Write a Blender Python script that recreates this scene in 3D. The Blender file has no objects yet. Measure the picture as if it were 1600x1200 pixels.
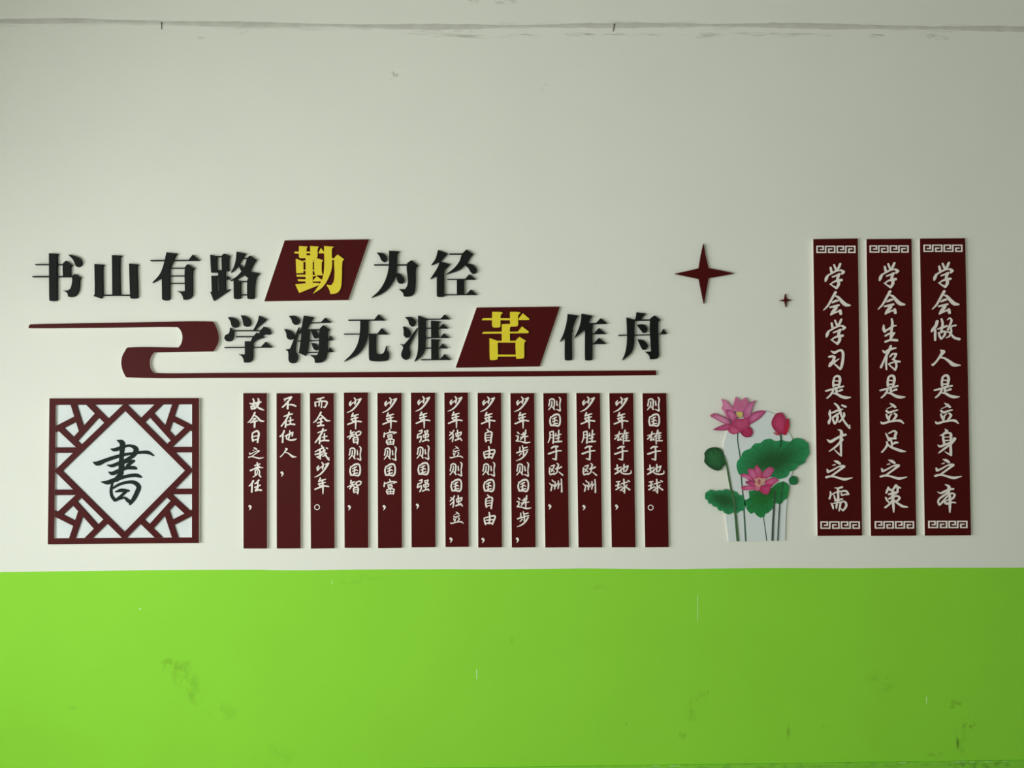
import bpy, bmesh, math, random
import numpy as np
from mathutils import Vector, Matrix, Euler
from mathutils.geometry import delaunay_2d_cdt

# ------------------------------------------------------------------ camera, world, lights, exposure
F = 1280.0                       # focal length in pixels of the 1600 px frame
S = 0.0028                       # metres per pixel at the middle of the wall
D = F * S                        # camera distance
PITCH, YAW, ROLL = math.radians(1.2), math.radians(-0.9), math.radians(0.36)
scene = bpy.context.scene
cam_data = bpy.data.cameras.new('camera')
cam_data.sensor_width = 36.0
cam_data.lens = 36.0 * F / 1600.0
cam = bpy.data.objects.new('camera', cam_data)
scene.collection.objects.link(cam)
scene.camera = cam
CAM_LOC = Vector((0.0, -D, 1.73))
ROT = (Matrix.Rotation(YAW, 3, 'Z') @ Matrix.Rotation(math.radians(90) + PITCH, 3, 'X') @ Matrix.Rotation(-ROLL, 3, 'Z'))
cam.matrix_world = Matrix.Translation(CAM_LOC) @ ROT.to_4x4()

scene.view_settings.view_transform = 'Standard'
scene.view_settings.look = 'None'
scene.view_settings.gamma = 1.0
scene.view_settings.use_curve_mapping = False
scene.view_settings.exposure = 0.0
scene.cycles.use_denoising = True
scene.cycles.max_bounces = 8
scene.cycles.diffuse_bounces = 5

world = bpy.data.worlds.new('sky'); scene.world = world
world.use_nodes = True
world.node_tree.nodes['Background'].inputs[0].default_value = (0.86, 0.95, 1.0, 1)
world.node_tree.nodes['Background'].inputs[1].default_value = 0.5

XL, XR, YB, ZC = -3.55, 5.6, -7.2, 3.95          # room: side walls, wall behind the camera, ceiling
WINS = [(-3.3, -1.3), (-5.8, -3.6)]             # the two windows of the side wall, y range
WZ0, WZ1 = 0.75, 2.35

TILT = 17
def window_light(y0, y1, power):
    l = bpy.data.lights.new('window_daylight', 'AREA')
    l.shape = 'RECTANGLE'; l.size = (y1 - y0) * 0.96; l.size_y = (WZ1 - WZ0) * 0.96
    l.energy = power; l.color = (0.95, 1.0, 0.985); l.spread = math.radians(170)
    o = bpy.data.objects.new('window_daylight', l)
    scene.collection.objects.link(o)
    o.location = (XL - 0.10, (y0 + y1) / 2, (WZ0 + WZ1) / 2)
    # area light looks along its -Z: turn it to +X and down, as light of the sky falls through a window
    o.rotation_euler = Euler((math.radians(90 - TILT), 0, math.radians(-90)))
    return o
window_light(*WINS[0], 82)
window_light(*WINS[1], 186)

# ------------------------------------------------------------------ pixel on the photograph -> point of the wall (plane y = -t)
def P(u, v, t=0.0):
    d = ROT @ Vector(((u - 800.0) / F, -(v - 600.0) / F, -1.0))
    k = (-t - CAM_LOC.y) / d.y
    p = CAM_LOC + d * k
    return (p.x, p.z)

# ------------------------------------------------------------------ materials
def srgb(r, g, b):
    f = lambda c: (c / 255.0 / 12.92) if c / 255.0 <= 0.04045 else ((c / 255.0 + 0.055) / 1.055) ** 2.4
    return (f(r), f(g), f(b), 1.0)

def new_mat(name):
    m = bpy.data.materials.new(name); m.use_nodes = True
    nt = m.node_tree
    return m, nt, nt.nodes['Principled BSDF']

def plain(name, col, rough=0.5, spec=0.5, var=0.06, scale=9.0, bump=0.0, bscale=300.0):
    m, nt, b = new_mat(name)
    N, L = nt.nodes, nt.links
    geo = N.new('ShaderNodeNewGeometry')
    n = N.new('ShaderNodeTexNoise'); n.inputs['Scale'].default_value = scale; n.inputs['Detail'].default_value = 3
    L.new(geo.outputs['Position'], n.inputs['Vector'])
    mix = N.new('ShaderNodeMix'); mix.data_type = 'RGBA'
    mix.inputs[6].default_value = tuple(c * (1 - var) for c in col[:3]) + (1,)
    mix.inputs[7].default_value = tuple(min(1, c * (1 + var)) for c in col[:3]) + (1,)
    L.new(n.outputs['Fac'], mix.inputs[0]); L.new(mix.outputs[2], b.inputs['Base Color'])
    b.inputs['Roughness'].default_value = rough
    b.inputs['Specular IOR Level'].default_value = spec
    if bump:
        n2 = N.new('ShaderNodeTexNoise'); n2.inputs['Scale'].default_value = bscale; n2.inputs['Detail'].default_value = 2
        L.new(geo.outputs['Position'], n2.inputs['Vector'])
        bp = N.new('ShaderNodeBump'); bp.inputs['Strength'].default_value = bump; bp.inputs['Distance'].default_value = 0.001
        L.new(n2.outputs['Fac'], bp.inputs['Height']); L.new(bp.outputs['Normal'], b.inputs['Normal'])
    return m

def painted(name, col, blotches, var=0.03, rough=0.75, bump=0.25, spec=0.25, dirt=(0.35, 0.36, 0.30)):
    """wall paint with slight mottling and dirt marks: blotches = (u, v, half width px, half height px, angle deg, strength, noise scale x, noise scale z)"""
    m, nt, b = new_mat(name)
    N, L = nt.nodes, nt.links
    geo = N.new('ShaderNodeNewGeometry')
    n = N.new('ShaderNodeTexNoise'); n.inputs['Scale'].default_value = 2.3; n.inputs['Detail'].default_value = 4
    L.new(geo.outputs['Position'], n.inputs['Vector'])
    mix = N.new('ShaderNodeMix'); mix.data_type = 'RGBA'
    mix.inputs[6].default_value = tuple(c * (1 - var) for c in col[:3]) + (1,)
    mix.inputs[7].default_value = tuple(min(1, c * (1 + var)) for c in col[:3]) + (1,)
    L.new(n.outputs['Fac'], mix.inputs[0])
    out = mix.outputs[2]
    def math_(op, a, c=None, clamp=False):
        x = N.new('ShaderNodeMath'); x.operation = op; x.use_clamp = clamp
        for i, q in enumerate((a, c)):
            if q is None: continue
            if isinstance(q, (int, float)): x.inputs[i].default_value = q
            else: L.new(q, x.inputs[i])
        return x.outputs[0]
    for (u, v, hw, hh, ang, st, sx, sz) in blotches:
        cx, cz = P(u, v)
        mp = N.new('ShaderNodeMapping'); mp.vector_type = 'TEXTURE'
        mp.inputs['Location'].default_value = (cx, 0, cz)
        mp.inputs['Rotation'].default_value = (0, math.radians(ang), 0)
        mp.inputs['Scale'].default_value = (hw * S, 1000.0, hh * S)
        L.new(geo.outputs['Position'], mp.inputs['Vector'])
        ln = N.new('ShaderNodeVectorMath'); ln.operation = 'LENGTH'
        L.new(mp.outputs[0], ln.inputs[0])
        fall = math_('SUBTRACT', 1.0, ln.outputs['Value'], True)
        fall = math_('POWER', fall, 0.5)
        mp2 = N.new('ShaderNodeMapping'); mp2.inputs['Scale'].default_value = (sx, 1.0, sz)
        mp2.inputs['Location'].default_value = (u * 0.37, 0, v * 0.11)
        L.new(geo.outputs['Position'], mp2.inputs['Vector'])
        nn = N.new('ShaderNodeTexNoise'); nn.inputs['Scale'].default_value = 1.0; nn.inputs['Detail'].default_value = 3
        L.new(mp2.outputs[0], nn.inputs['Vector'])
        k = math_('SUBTRACT', nn.outputs['Fac'], 0.46); k = math_('MULTIPLY', k, 6.0, True)
        k = math_('MULTIPLY', k, fall); k = math_('MULTIPLY', k, st)
        mx = N.new('ShaderNodeMix'); mx.data_type = 'RGBA'
        L.new(k, mx.inputs[0]); L.new(out, mx.inputs[6])
        mx.inputs[7].default_value = tuple(dirt) + (1,)
        out = mx.outputs[2]
    L.new(out, b.inputs['Base Color'])
    b.inputs['Roughness'].default_value = rough
    b.inputs['Specular IOR Level'].default_value = spec
    n2 = N.new('ShaderNodeTexNoise'); n2.inputs['Scale'].default_value = 14.0; n2.inputs['Detail'].default_value = 6
    L.new(geo.outputs['Position'], n2.inputs['Vector'])
    bp = N.new('ShaderNodeBump'); bp.inputs['Strength'].default_value = bump; bp.inputs['Distance'].default_value = 0.002
    L.new(n2.outputs['Fac'], bp.inputs['Height']); L.new(bp.outputs['Normal'], b.inputs['Normal'])
    return m

def printed(name, rough=0.5):
    """flat colour print: colour comes from the mesh's own colour attribute"""
    m, nt, b = new_mat(name)
    a = nt.nodes.new('ShaderNodeAttribute'); a.attribute_name = 'print'
    geo = nt.nodes.new('ShaderNodeNewGeometry')
    n = nt.nodes.new('ShaderNodeTexNoise'); n.inputs['Scale'].default_value = 70; n.inputs['Detail'].default_value = 3
    nt.links.new(geo.outputs['Position'], n.inputs['Vector'])
    r = nt.nodes.new('ShaderNodeMapRange'); r.inputs[3].default_value = 0.72; r.inputs[4].default_value = 1.28
    nt.links.new(n.outputs['Fac'], r.inputs[0])
    vm = nt.nodes.new('ShaderNodeVectorMath'); vm.operation = 'SCALE'
    nt.links.new(a.outputs['Color'], vm.inputs[0]); nt.links.new(r.outputs[0], vm.inputs['Scale'])
    nt.links.new(vm.outputs[0], b.inputs['Base Color'])
    b.inputs['Roughness'].default_value = rough
    return m

WHITE_BL = [
    (740, 57, 75, 3.2, 0, 0.72, 9, 120), (690, 54, 60, 3, 2, 0.47, 12, 150), (905, 54, 28, 3.2, 0, 0.95, 14, 120), (965, 54, 26, 2.5, 0, 0.85, 16, 150),
    (1015, 54, 30, 2.5, 0, 0.76, 12, 160), (1100, 55, 40, 5, 0, 0.53, 10, 90), (1215, 54, 90, 3.8, 1, 0.85, 8, 110), (1370, 56, 14, 4, 0, 0.95, 20, 90),
    (1460, 57, 26, 4.5, 8, 0.85, 24, 120), (815, 55, 30, 2.6, 0, 0.66, 14, 150), (315, 59, 10, 3, 0, 0.57, 30, 100), (383, 51, 8, 4, 0, 0.57, 30, 90),
    (740, 1, 14, 5, 0, 0.66, 30, 60), (790, 2, 22, 6, 0, 0.57, 30, 60), (613, 117, 4, 8, 20, 0.95, 40, 40), (620, 118, 4, 5, 20, 0.76, 40, 40), (850, 135, 5, 8, 20, 0.57, 40, 40),
    (60, 36, 160, 7, 0, .30, 5, 40), (260, 36, 120, 6, 1, .34, 7, 50), (420, 41, 150, 7, 1, .34, 6, 45), (620, 43, 120, 6, 0, .40, 8, 60), (800, 40, 150, 6, 0, .30, 6, 50),
    (980, 38, 120, 6, 0, .45, 9, 60), (1110, 40, 90, 8, 0, .40, 8, 40), (1225, 38, 30, 6, 0, .75, 16, 60), (1300, 40, 120, 7, 0, .35, 8, 50), (1480, 44, 140, 7, 0, .35, 7, 50), (700, 49, 60, 4, 0, .35, 20, 100)]
GREEN_BL = [
    (258, 1039, 9, 15, 50, 0.50, 36.0, 36.0), (283, 1038, 20, 9, 0, 0.32, 30.0, 30.0), (290, 1060, 20, 32, -30, 0.35, 24.0, 15.0), (303, 1085, 12, 20, -20, 0.27, 30.0, 18.0),
    (1068, 1150, 9, 9, 0, 0.57, 36.0, 36.0), (1088, 1105, 16, 26, 30, 0.27, 24.0, 18.0), (1232, 1145, 4, 16, 0, 0.57, 36.0, 12.0), (1493, 1101, 12, 9, 0, 0.61, 36.0, 36.0),
    (1509, 1124, 5, 15, 20, 0.95, 36.0, 10.799999999999999), (1518, 1133, 8, 8, 40, 0.68, 36.0, 36.0), (1496, 1162, 2.5, 11, 0, 0.95, 54.0, 6.0), (1500, 1155, 12, 25, 0, 0.41, 30.0, 12.0),
    (113, 1104, 8, 7, 0, 0.25, 36.0, 36.0), (803, 997, 9, 9, 0, 0.30, 36.0, 36.0), (940, 920, 30, 8, 0, 0.16, 18.0, 36.0), (350, 1110, 28, 16, 0, 0.20, 18.0, 18.0),
    (1375, 1065, 30, 20, 0, 0.24, 18.0, 18.0), (979, 1132, 2.5, 2.5, 0, 0.94, 54.0, 54.0), (430, 1180, 40, 20, 0, 0.16, 18.0, 18.0), (560, 905, 40, 10, 0, 0.16, 18.0, 36.0),
    (1100, 1085, 10, 6, -40, 0.41, 36.0, 36.0), (1290, 1137, 8, 4, 0, 0.41, 48.0, 36.0), (1460, 1177, 14, 6, 0, 0.47, 36.0, 36.0)]
M_WALL = painted('white_wall_paint', (0.815, 0.81, 0.735, 1), WHITE_BL)
M_GREEN = painted('green_wall_paint', (0.285, 0.70, 0.045, 1), GREEN_BL, var=0.05, rough=0.7, spec=0.12, dirt=(0.10, 0.22, 0.02))
M_SKIRT = painted('green_skirting_paint', (0.24, 0.64, 0.045, 1), [(1530, 1193, 60, 8, 0, .6, 40, 60), (1200, 1196, 400, 6, 0, .3, 25, 60)], var=0.08, rough=0.55, dirt=(0.06, 0.16, 0.03))
M_GROOVE = plain('dusty_plaster_joint', (0.60, 0.59, 0.53, 1), 0.9, 0.2, var=0.2, scale=16)
M_PLASTER = plain('plain_plaster', (0.55, 0.55, 0.51, 1), 0.85, 0.2)
M_FLOOR = plain('terrazzo_floor', (0.46, 0.45, 0.42, 1), 0.4, 0.4, var=0.15, scale=60)
M_MAROON = plain('maroon_satin_film', (0.070, 0.0040, 0.0037, 1), 0.5, 0.10, var=0.07, scale=5, bump=0.12, bscale=500)
M_PVC = plain('white_foam_board', (0.80, 0.74, 0.70, 1), 0.6, 0.3)
M_BOARD = plain('white_acrylic_board', (0.72, 0.765, 0.76, 1), 0.5, 0.25, var=0.015)
M_CHAR = plain('white_cut_lettering', (0.88, 0.80, 0.755, 1), 0.55, 0.4, var=0.04, scale=30)
M_BLACK = plain('black_foam_letter', (0.0052, 0.006, 0.005, 1), 0.6, 0.18, var=0.15, scale=12, bump=0.3, bscale=400)
M_YELLOW = plain('yellow_lettering', (0.80, 0.64, 0.022, 1), 0.5, 0.4, var=0.05, scale=30)
M_YSIDE = plain('cream_board_edge', (0.80, 0.50, 0.16, 1), 0.6, 0.3)
M_INK = plain('dark_green_black_ink', (0.012, 0.020, 0.017, 1), 0.6, 0.1)
M_PRINT = printed('flower_print')
M_NAIL = plain('rusty_nail', (0.03, 0.025, 0.02, 1), 0.6, 0.4)
M_CHIP = plain('bare_plaster_chip', (0.52, 0.84, 0.36, 1), 0.8, 0.2)
M_FRAME = plain('window_frame_paint', (0.7, 0.7, 0.68, 1), 0.4, 0.5)

# ------------------------------------------------------------------ object helpers
col = scene.collection
def tag(o, label=None, cat=None, group=None, kind=None):
    for k, v in (('label', label), ('category', cat), ('group', group), ('kind', kind)):
        if v: o[k] = v
    return o

def link(name, me, parent=None, loc=(0, 0, 0)):
    o = bpy.data.objects.new(name, me); col.objects.link(o)
    o.location = loc
    if parent is not None: o.parent = parent
    return o

def empty(name, loc):
    o = bpy.data.objects.new(name, None); col.objects.link(o); o.location = loc
    o.empty_display_size = 0.05
    return o

def mesh_from(name, verts, faces, mats, midx=None):
    me = bpy.data.meshes.new(name)
    me.from_pydata(verts, [], faces)
    for m in mats: me.materials.append(m)
    if midx: me.polygons.foreach_set('material_index', midx)
    me.update()
    return me

def area(p):
    return 0.5 * sum(p[i][0] * p[(i + 1) % len(p)][1] - p[(i + 1) % len(p)][0] * p[i][1] for i in range(len(p)))

def inside(p, lp):
    x, y = p; r = False
    for k in range(len(lp)):
        ax, ay = lp[k - 1]; bx, by = lp[k]
        if (ay > y) != (by > y) and x < (bx - ax) * (y - ay) / (by - ay) + ax: r = not r
    return r

def prism(name, loops, t0, t1, face, side, org=(0, 0, 0), back_loops=None):
    """loops: [(x, z)...] outer first then holes; front at y=-t1, back at y=-t0.  Returns a mesh, coordinates relative to org."""
    return multi_prism(name, [loops], t0, t1, face, side, org)

def multi_prism(name, groups, t0, t1, face, side, org=(0, 0, 0)):
    V, Fc, mi = [], [], []
    ox, oy, oz = org
    for loops in groups:
        ls = []
        for i, lp in enumerate(loops):
            a = area(lp)
            if (i == 0 and a < 0) or (i > 0 and a > 0): lp = lp[::-1]
            ls.append(lp)
        flat = [p for lp in ls for p in lp]
        base = len(V); n = len(flat)
        V += [(x - ox, -t1 - oy, z - oz) for x, z in flat]
        V += [(x - ox, -t0 - oy, z - oz) for x, z in flat]
        if len(ls) == 1 and n <= 4:
            tris = [tuple(range(n))]
        else:
            # constrained Delaunay fill, then keep the triangles that lie inside the outline and outside its holes
            edges, k0 = [], 0
            for lp in ls:
                edges += [(k0 + i, k0 + (i + 1) % len(lp)) for i in range(len(lp))]; k0 += len(lp)
            sc_ = 1.0 / max(max(abs(p[0] - flat[0][0]), abs(p[1] - flat[0][1])) for p in flat)
            co = [Vector(((p[0] - flat[0][0]) * sc_, (p[1] - flat[0][1]) * sc_)) for p in flat]
            res = delaunay_2d_cdt(co, edges, [], 0, 1e-7, True)
            vmap = [o[0] if o else None for o in res[3]]
            tris = []
            for f in res[2]:
                t = [vmap[i] for i in f]
                if None in t: continue
                c = (sum(flat[i][0] for i in t) / 3, sum(flat[i][1] for i in t) / 3)
                if inside(c, ls[0]) and not any(inside(c, h) for h in ls[1:]): tris.append(tuple(t))
        for t in tris:
            q = [flat[i] for i in t]
            if area(q) < 0: t = tuple(reversed(t))
            Fc.append(tuple(base + i for i in t)); mi.append(0)           # seen from -y: x right, z up, ccw
            Fc.append(tuple(base + n + i for i in reversed(t))); mi.append(1)
        k = 0
        for lp in ls:
            m = len(lp)
            for i in range(m):
                a, b = base + k + i, base + k + (i + 1) % m
                Fc.append((a, a + n, b + n, b)); mi.append(1)
            k += m
    return mesh_from(name, V, Fc, [face, side], mi)

def box(name, x0, x1, y0, y1, z0, z1, mat, parent=None, org=(0, 0, 0)):
    V = [(x - org[0], y - org[1], z - org[2]) for x in (x0, x1) for y in (y0, y1) for z in (z0, z1)]
    Fc = [(0, 1, 3, 2), (4, 6, 7, 5), (0, 4, 5, 1), (2, 3, 7, 6), (0, 2, 6, 4), (1, 5, 7, 3)]
    return link(name, mesh_from(name, V, Fc, [mat]), parent)

# ------------------------------------------------------------------ glyph tracer: strokes / outlines -> union outline
def smooth_closed(pts, n=6, corner=52):
    m = len(pts); out = []
    def ang(i):
        a = np.array(pts[i]) - np.array(pts[i - 1]); b = np.array(pts[(i + 1) % m]) - np.array(pts[i])
        c = np.dot(a, b) / (np.linalg.norm(a) * np.linalg.norm(b) + 1e-9)
        return math.degrees(math.acos(max(-1, min(1, c))))
    cor = [ang(i) > corner for i in range(m)]
    for i in range(m):
        p1, p2 = np.array(pts[i], float), np.array(pts[(i + 1) % m], float)
        p0 = p1 if cor[i] else np.array(pts[i - 1], float)
        p3 = p2 if cor[(i + 1) % m] else np.array(pts[(i + 2) % m], float)
        L = np.linalg.norm(p2 - p1)
        if cor[i] and cor[(i + 1) % m]: out.append(tuple(p1)); continue
        # centripetal-like tangents limited by the edge length
        t1 = (p2 - p0); t2 = (p3 - p1)
        t1 = t1 / (np.linalg.norm(t1) + 1e-9) * L if not cor[i] else (p2 - p1)
        t2 = t2 / (np.linalg.norm(t2) + 1e-9) * L if not cor[(i + 1) % m] else (p2 - p1)
        for k in range(n):
            t = k / n
            h = (2*t**3 - 3*t**2 + 1) * p1 + (t**3 - 2*t**2 + t) * t1 + (-2*t**3 + 3*t**2) * p2 + (t**3 - t**2) * t2
            out.append((float(h[0]), float(h[1])))
    return out

def smooth_stroke(pts, n=5):
    if len(pts) < 3: return [tuple(map(float, p)) for p in pts]
    a = [np.array(p, float) for p in pts]; out = []
    for i in range(len(a) - 1):
        p0 = a[max(i - 1, 0)]; p1 = a[i]; p2 = a[i + 1]; p3 = a[min(i + 2, len(a) - 1)]
        L = np.linalg.norm((p2 - p1)[:2])
        def tan(q0, q1, q2):
            d1, d2 = (q1 - q0)[:2], (q2 - q1)[:2]
            l1, l2 = np.linalg.norm(d1), np.linalg.norm(d2)
            if l1 < 1e-6 or l2 < 1e-6: return (q2 - q0) / max(l1 + l2, 1e-6)
            if np.dot(d1, d2) / (l1 * l2) < 0.1: return np.zeros(3)     # a hard turn of the brush
            return (q2 - q0) / (l1 + l2)
        t1 = tan(p0, p1, p2) * L; t2 = tan(p1, p2, p3) * L
        for k in range(n):
            t = k / n
            out.append(tuple((2*t**3 - 3*t**2 + 1) * p1 + (t**3 - 2*t**2 + t) * t1 + (-2*t**3 + 3*t**2) * p2 + (t**3 - t**2) * t2))
    out.append(tuple(a[-1]))
    return out

def field(polys, strokes, step, widen=1.0, holes=()):
    xs = [p[0] for q in polys for p in q] + [p[0] for q in strokes for p in q]
    ys = [p[1] for q in polys for p in q] + [p[1] for q in strokes for p in q]
    pad = 60 if strokes else 4 * step
    x0, x1, y0, y1 = min(xs) - pad, max(xs) + pad, min(ys) - pad, max(ys) + pad
    gx = np.arange(x0, x1 + step, step); gy = np.arange(y0, y1 + step, step)
    A = np.full((len(gy), len(gx)), 1e3)
    def sub(bx0, bx1, by0, by1):
        i0 = max(int((by0 - y0) / step) - 3, 0); i1 = min(int((by1 - y0) / step) + 4, len(gy))
        j0 = max(int((bx0 - x0) / step) - 3, 0); j1 = min(int((bx1 - x0) / step) + 4, len(gx))
        X, Y = np.meshgrid(gx[j0:j1], gy[i0:i1])
        return slice(i0, i1), slice(j0, j1), X, Y
    def poly_sd(q, X, Y):
        d = np.full(X.shape, 1e6); inside = np.zeros(X.shape, bool)
        for k in range(len(q)):
            ax, ay = q[k - 1]; bx, by = q[k]
            ex, ey = bx - ax, by - ay
            l2 = ex * ex + ey * ey
            if l2 < 1e-9: continue
            t = np.clip(((X - ax) * ex + (Y - ay) * ey) / l2, 0, 1)
            d = np.minimum(d, (X - ax - t * ex) ** 2 + (Y - ay - t * ey) ** 2)
            c = (ay > Y) != (by > Y)
            if ey != 0: inside ^= c & (X < ex * (Y - ay) / ey + ax)
        return np.sqrt(d) * np.where(inside, -1, 1)
    for q in polys:
        px = [p[0] for p in q]; py = [p[1] for p in q]
        si, sj, X, Y = sub(min(px), max(px), min(py), max(py))
        A[si, sj] = np.minimum(A[si, sj], poly_sd(q, X, Y))
    for q in strokes:
        for k in range(len(q) - 1):
            ax, ay, aw = q[k]; bx, by, bw = q[k + 1]
            ra, rb = max(aw, 4) * widen / 2, max(bw, 4) * widen / 2; r = max(ra, rb)
            si, sj, X, Y = sub(min(ax, bx) - r, max(ax, bx) + r, min(ay, by) - r, max(ay, by) + r)
            ex, ey = bx - ax, by - ay; l2 = ex * ex + ey * ey
            t = np.clip(((X - ax) * ex + (Y - ay) * ey) / l2, 0, 1) if l2 > 1e-9 else 0.0
            dd = np.sqrt((X - ax - t * ex) ** 2 + (Y - ay - t * ey) ** 2) - (ra + (rb - ra) * t)
            A[si, sj] = np.minimum(A[si, sj], dd)
    for q in holes:
        px = [p[0] for p in q]; py = [p[1] for p in q]
        si, sj, X, Y = sub(min(px), max(px), min(py), max(py))
        A[si, sj] = np.maximum(A[si, sj], -poly_sd(q, X, Y))
    return gx, gy, A

def contours(gx, gy, A):
    """marching squares at 0, closed loops"""
    A = np.where(A == 0, 1e-6, A)
    ins = A < 0
    H, W = A.shape
    c = ins[:-1, :-1] * 1 + ins[:-1, 1:] * 2 + ins[1:, 1:] * 4 + ins[1:, :-1] * 8
    nxt = {}
    pos = {}
    def pt(kind, i, j):
        key = (kind, i, j)
        if key not in pos:
            if kind == 'h':
                a, b = A[i, j], A[i, j + 1]; t = a / (a - b)
                pos[key] = (gx[j] + t * (gx[j + 1] - gx[j]), gy[i])
            else:
                a, b = A[i, j], A[i + 1, j]; t = a / (a - b)
                pos[key] = (gx[j], gy[i] + t * (gy[i + 1] - gy[i]))
        return key
    T = {1: [('L', 'T')], 2: [('T', 'R')], 3: [('L', 'R')], 4: [('R', 'B')], 5: [('L', 'T'), ('R', 'B')], 6: [('T', 'B')], 7: [('L', 'B')],
         8: [('B', 'L')], 9: [('B', 'T')], 10: [('T', 'R'), ('B', 'L')], 11: [('B', 'R')], 12: [('R', 'L')], 13: [('R', 'T')], 14: [('T', 'L')]}
    ii, jj = np.nonzero((c > 0) & (c < 15))
    for i, j in zip(ii.tolist(), jj.tolist()):
        e = {'T': ('h', i, j), 'B': ('h', i + 1, j), 'L': ('v', i, j), 'R': ('v', i, j + 1)}
        for a, b in T[int(c[i, j])]:
            nxt[pt(*e[a])] = pt(*e[b])
    loops = []
    while nxt:
        s = next(iter(nxt)); k = s; lp = []
        while k in nxt:
            lp.append(pos[k]); k = nxt.pop(k)
        if len(lp) > 3: loops.append(lp)
    return loops

def simplify(lp, tol):
    pts = np.array(lp)
    n = len(pts)
    a = 0; b = int(np.argmax(((pts - pts[0]) ** 2).sum(1)))
    keep = {a, b}
    def rec(i, j):
        stack = [(i, j)]
        while stack:
            i, j = stack.pop()
            idx = np.arange(i + 1, j) % n
            if len(idx) == 0: continue
            p, q = pts[i % n], pts[j % n]; d = q - p; L = np.hypot(*d) + 1e-9
            dist = np.abs(d[0] * (pts[idx, 1] - p[1]) - d[1] * (pts[idx, 0] - p[0])) / L
            k = int(np.argmax(dist))
            if dist[k] > tol:
                m = i + 1 + k; keep.add(m % n); stack += [(i, m), (m, j)]
    rec(a, b); rec(b, a + n)
    return [tuple(pts[i]) for i in sorted(keep)]

def trace(polys=(), strokes=(), step=2.0, tol=0.5, widen=1.0, holes=(), minarea=60):
    gx, gy, A = field([smooth_closed(q) for q in polys], [smooth_stroke(q) for q in strokes], step, widen, [smooth_closed(q) for q in holes])
    loops = [simplify(l, tol) for l in contours(gx, gy, A)]
    loops = [l for l in loops if len(l) > 2 and abs(area(l)) > minarea]
    loops.sort(key=lambda l: -abs(area(l)))
    depth = [sum(inside(l[0], m) for m in loops if m is not l) for l in loops]
    groups = []
    for l, d in zip(loops, depth):
        if d % 2 == 0: groups.append([l])
    outers = [g[0] for g in groups]
    for l, d in zip(loops, depth):
        if d % 2 == 1:
            best = None
            for gi, o in enumerate(outers):
                if inside(l[0], o) and (best is None or abs(area(o)) < abs(area(outers[best]))): best = gi
            if best is not None: groups[best].append(l)
    return groups

def parse(s):
    return [[tuple(float(c) for c in q.split(',')) for q in part.split()] for part in s.split(';') if part.strip()]

# ------------------------------------------------------------------ the room
wall = box('wall_back', XL - .1, XR + .1, 0.0, 0.2, 0.0, ZC, M_WALL)
tag(wall, kind='structure')
# green painted lower band of the wall: a thin coat of paint with a hand-cut upper edge
edge = [(-900, 899), (-400, 896.5), (0, 894), (70, 893), (130, 892.3), (200, 891.3), (300, 890.6), (350, 890.4), (400, 890.2), (430, 891), (480, 891.2), (560, 890),
        (620, 889.6), (700, 889.3), (760, 889.7), (860, 888.7), (920, 888.2), (1000, 889), (1060, 889.3), (1100, 888.6), (1200, 887.6), (1330, 888), (1450, 887.2), (1600, 887), (2000, 886), (2160, 886)]
top = [P(u, v) for u, v in edge]
top[0] = (XL, top[0][1]); top[-1] = (XR, top[-1][1])
SK = 0.147
dado = link('dado_paint', prism('dado_paint', [[(XL, SK - .01), (XR, SK - .01)] + top[::-1]], 0.0, 0.0007, M_GREEN, M_GREEN), wall)
# little flakes where the green paint has come off
for n_, (u, v0, v1, w) in enumerate([(745, 1045, 1062, 1.9), (1090, 929, 971, 1.2), (1447.5, 1088, 1101, 1.6), (519, 906, 914, 1.2), (219, 949.5, 953.5, 3.4)]):
    q = [(u - w * .5, v0 + 1), (u, v0), (u + w * .5, v0 + 2), (u + w * .45, v1 - 2), (u, v1), (u - w * .4, v1 - 1)]
    link('paint_chip', prism('paint_chip', [[P(a, b) for a, b in q]], 0.0005, 0.0011, M_CHIP, M_CHIP), wall)
# plaster joint under the beam: shallow rough ridge that runs across the wall
ridge = [(-1000, 26), (-300, 30), (0, 33.5), (120, 32.5), (200, 34), (300, 36.5), (400, 38.5), (520, 40), (600, 41.5), (700, 42), (800, 41.5), (900, 40), (1000, 39.5), (1100, 39.5), (1240, 40), (1350, 42), (1450, 43.5), (1600, 45.5), (2100, 48)]
rnd = random.Random(3)
VV, FF = [], []
NS = 260
us = [r[0] for r in ridge]; vs_ = [r[1] for r in ridge]
for k in range(NS + 1):
    u = -1000 + 3100 * k / NS
    v = float(np.interp(u, us, vs_)) + rnd.uniform(-.35, .35)
    h = 3.4 + 1.1 * math.sin(u * .021) + rnd.uniform(-.5, .5)
    for (dv, t) in ((-h, 0.0), (-h * .35, 0.0009 + rnd.uniform(0, .0005)), (h * .35, 0.0009 + rnd.uniform(0, .0005)), (h, 0.0)):
        x, z = P(u, v + dv)
        x = max(XL, min(XR, x))
        VV.append((x, -t - 0.0001, z))
for k in range(NS):
    for r in range(3):
        a = k * 4 + r
        FF.append((a, a + 1, a + 5, a + 4))
tag(link('trim_1', mesh_from('trim_1', VV, FF, [M_GROOVE])), kind='structure')

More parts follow.
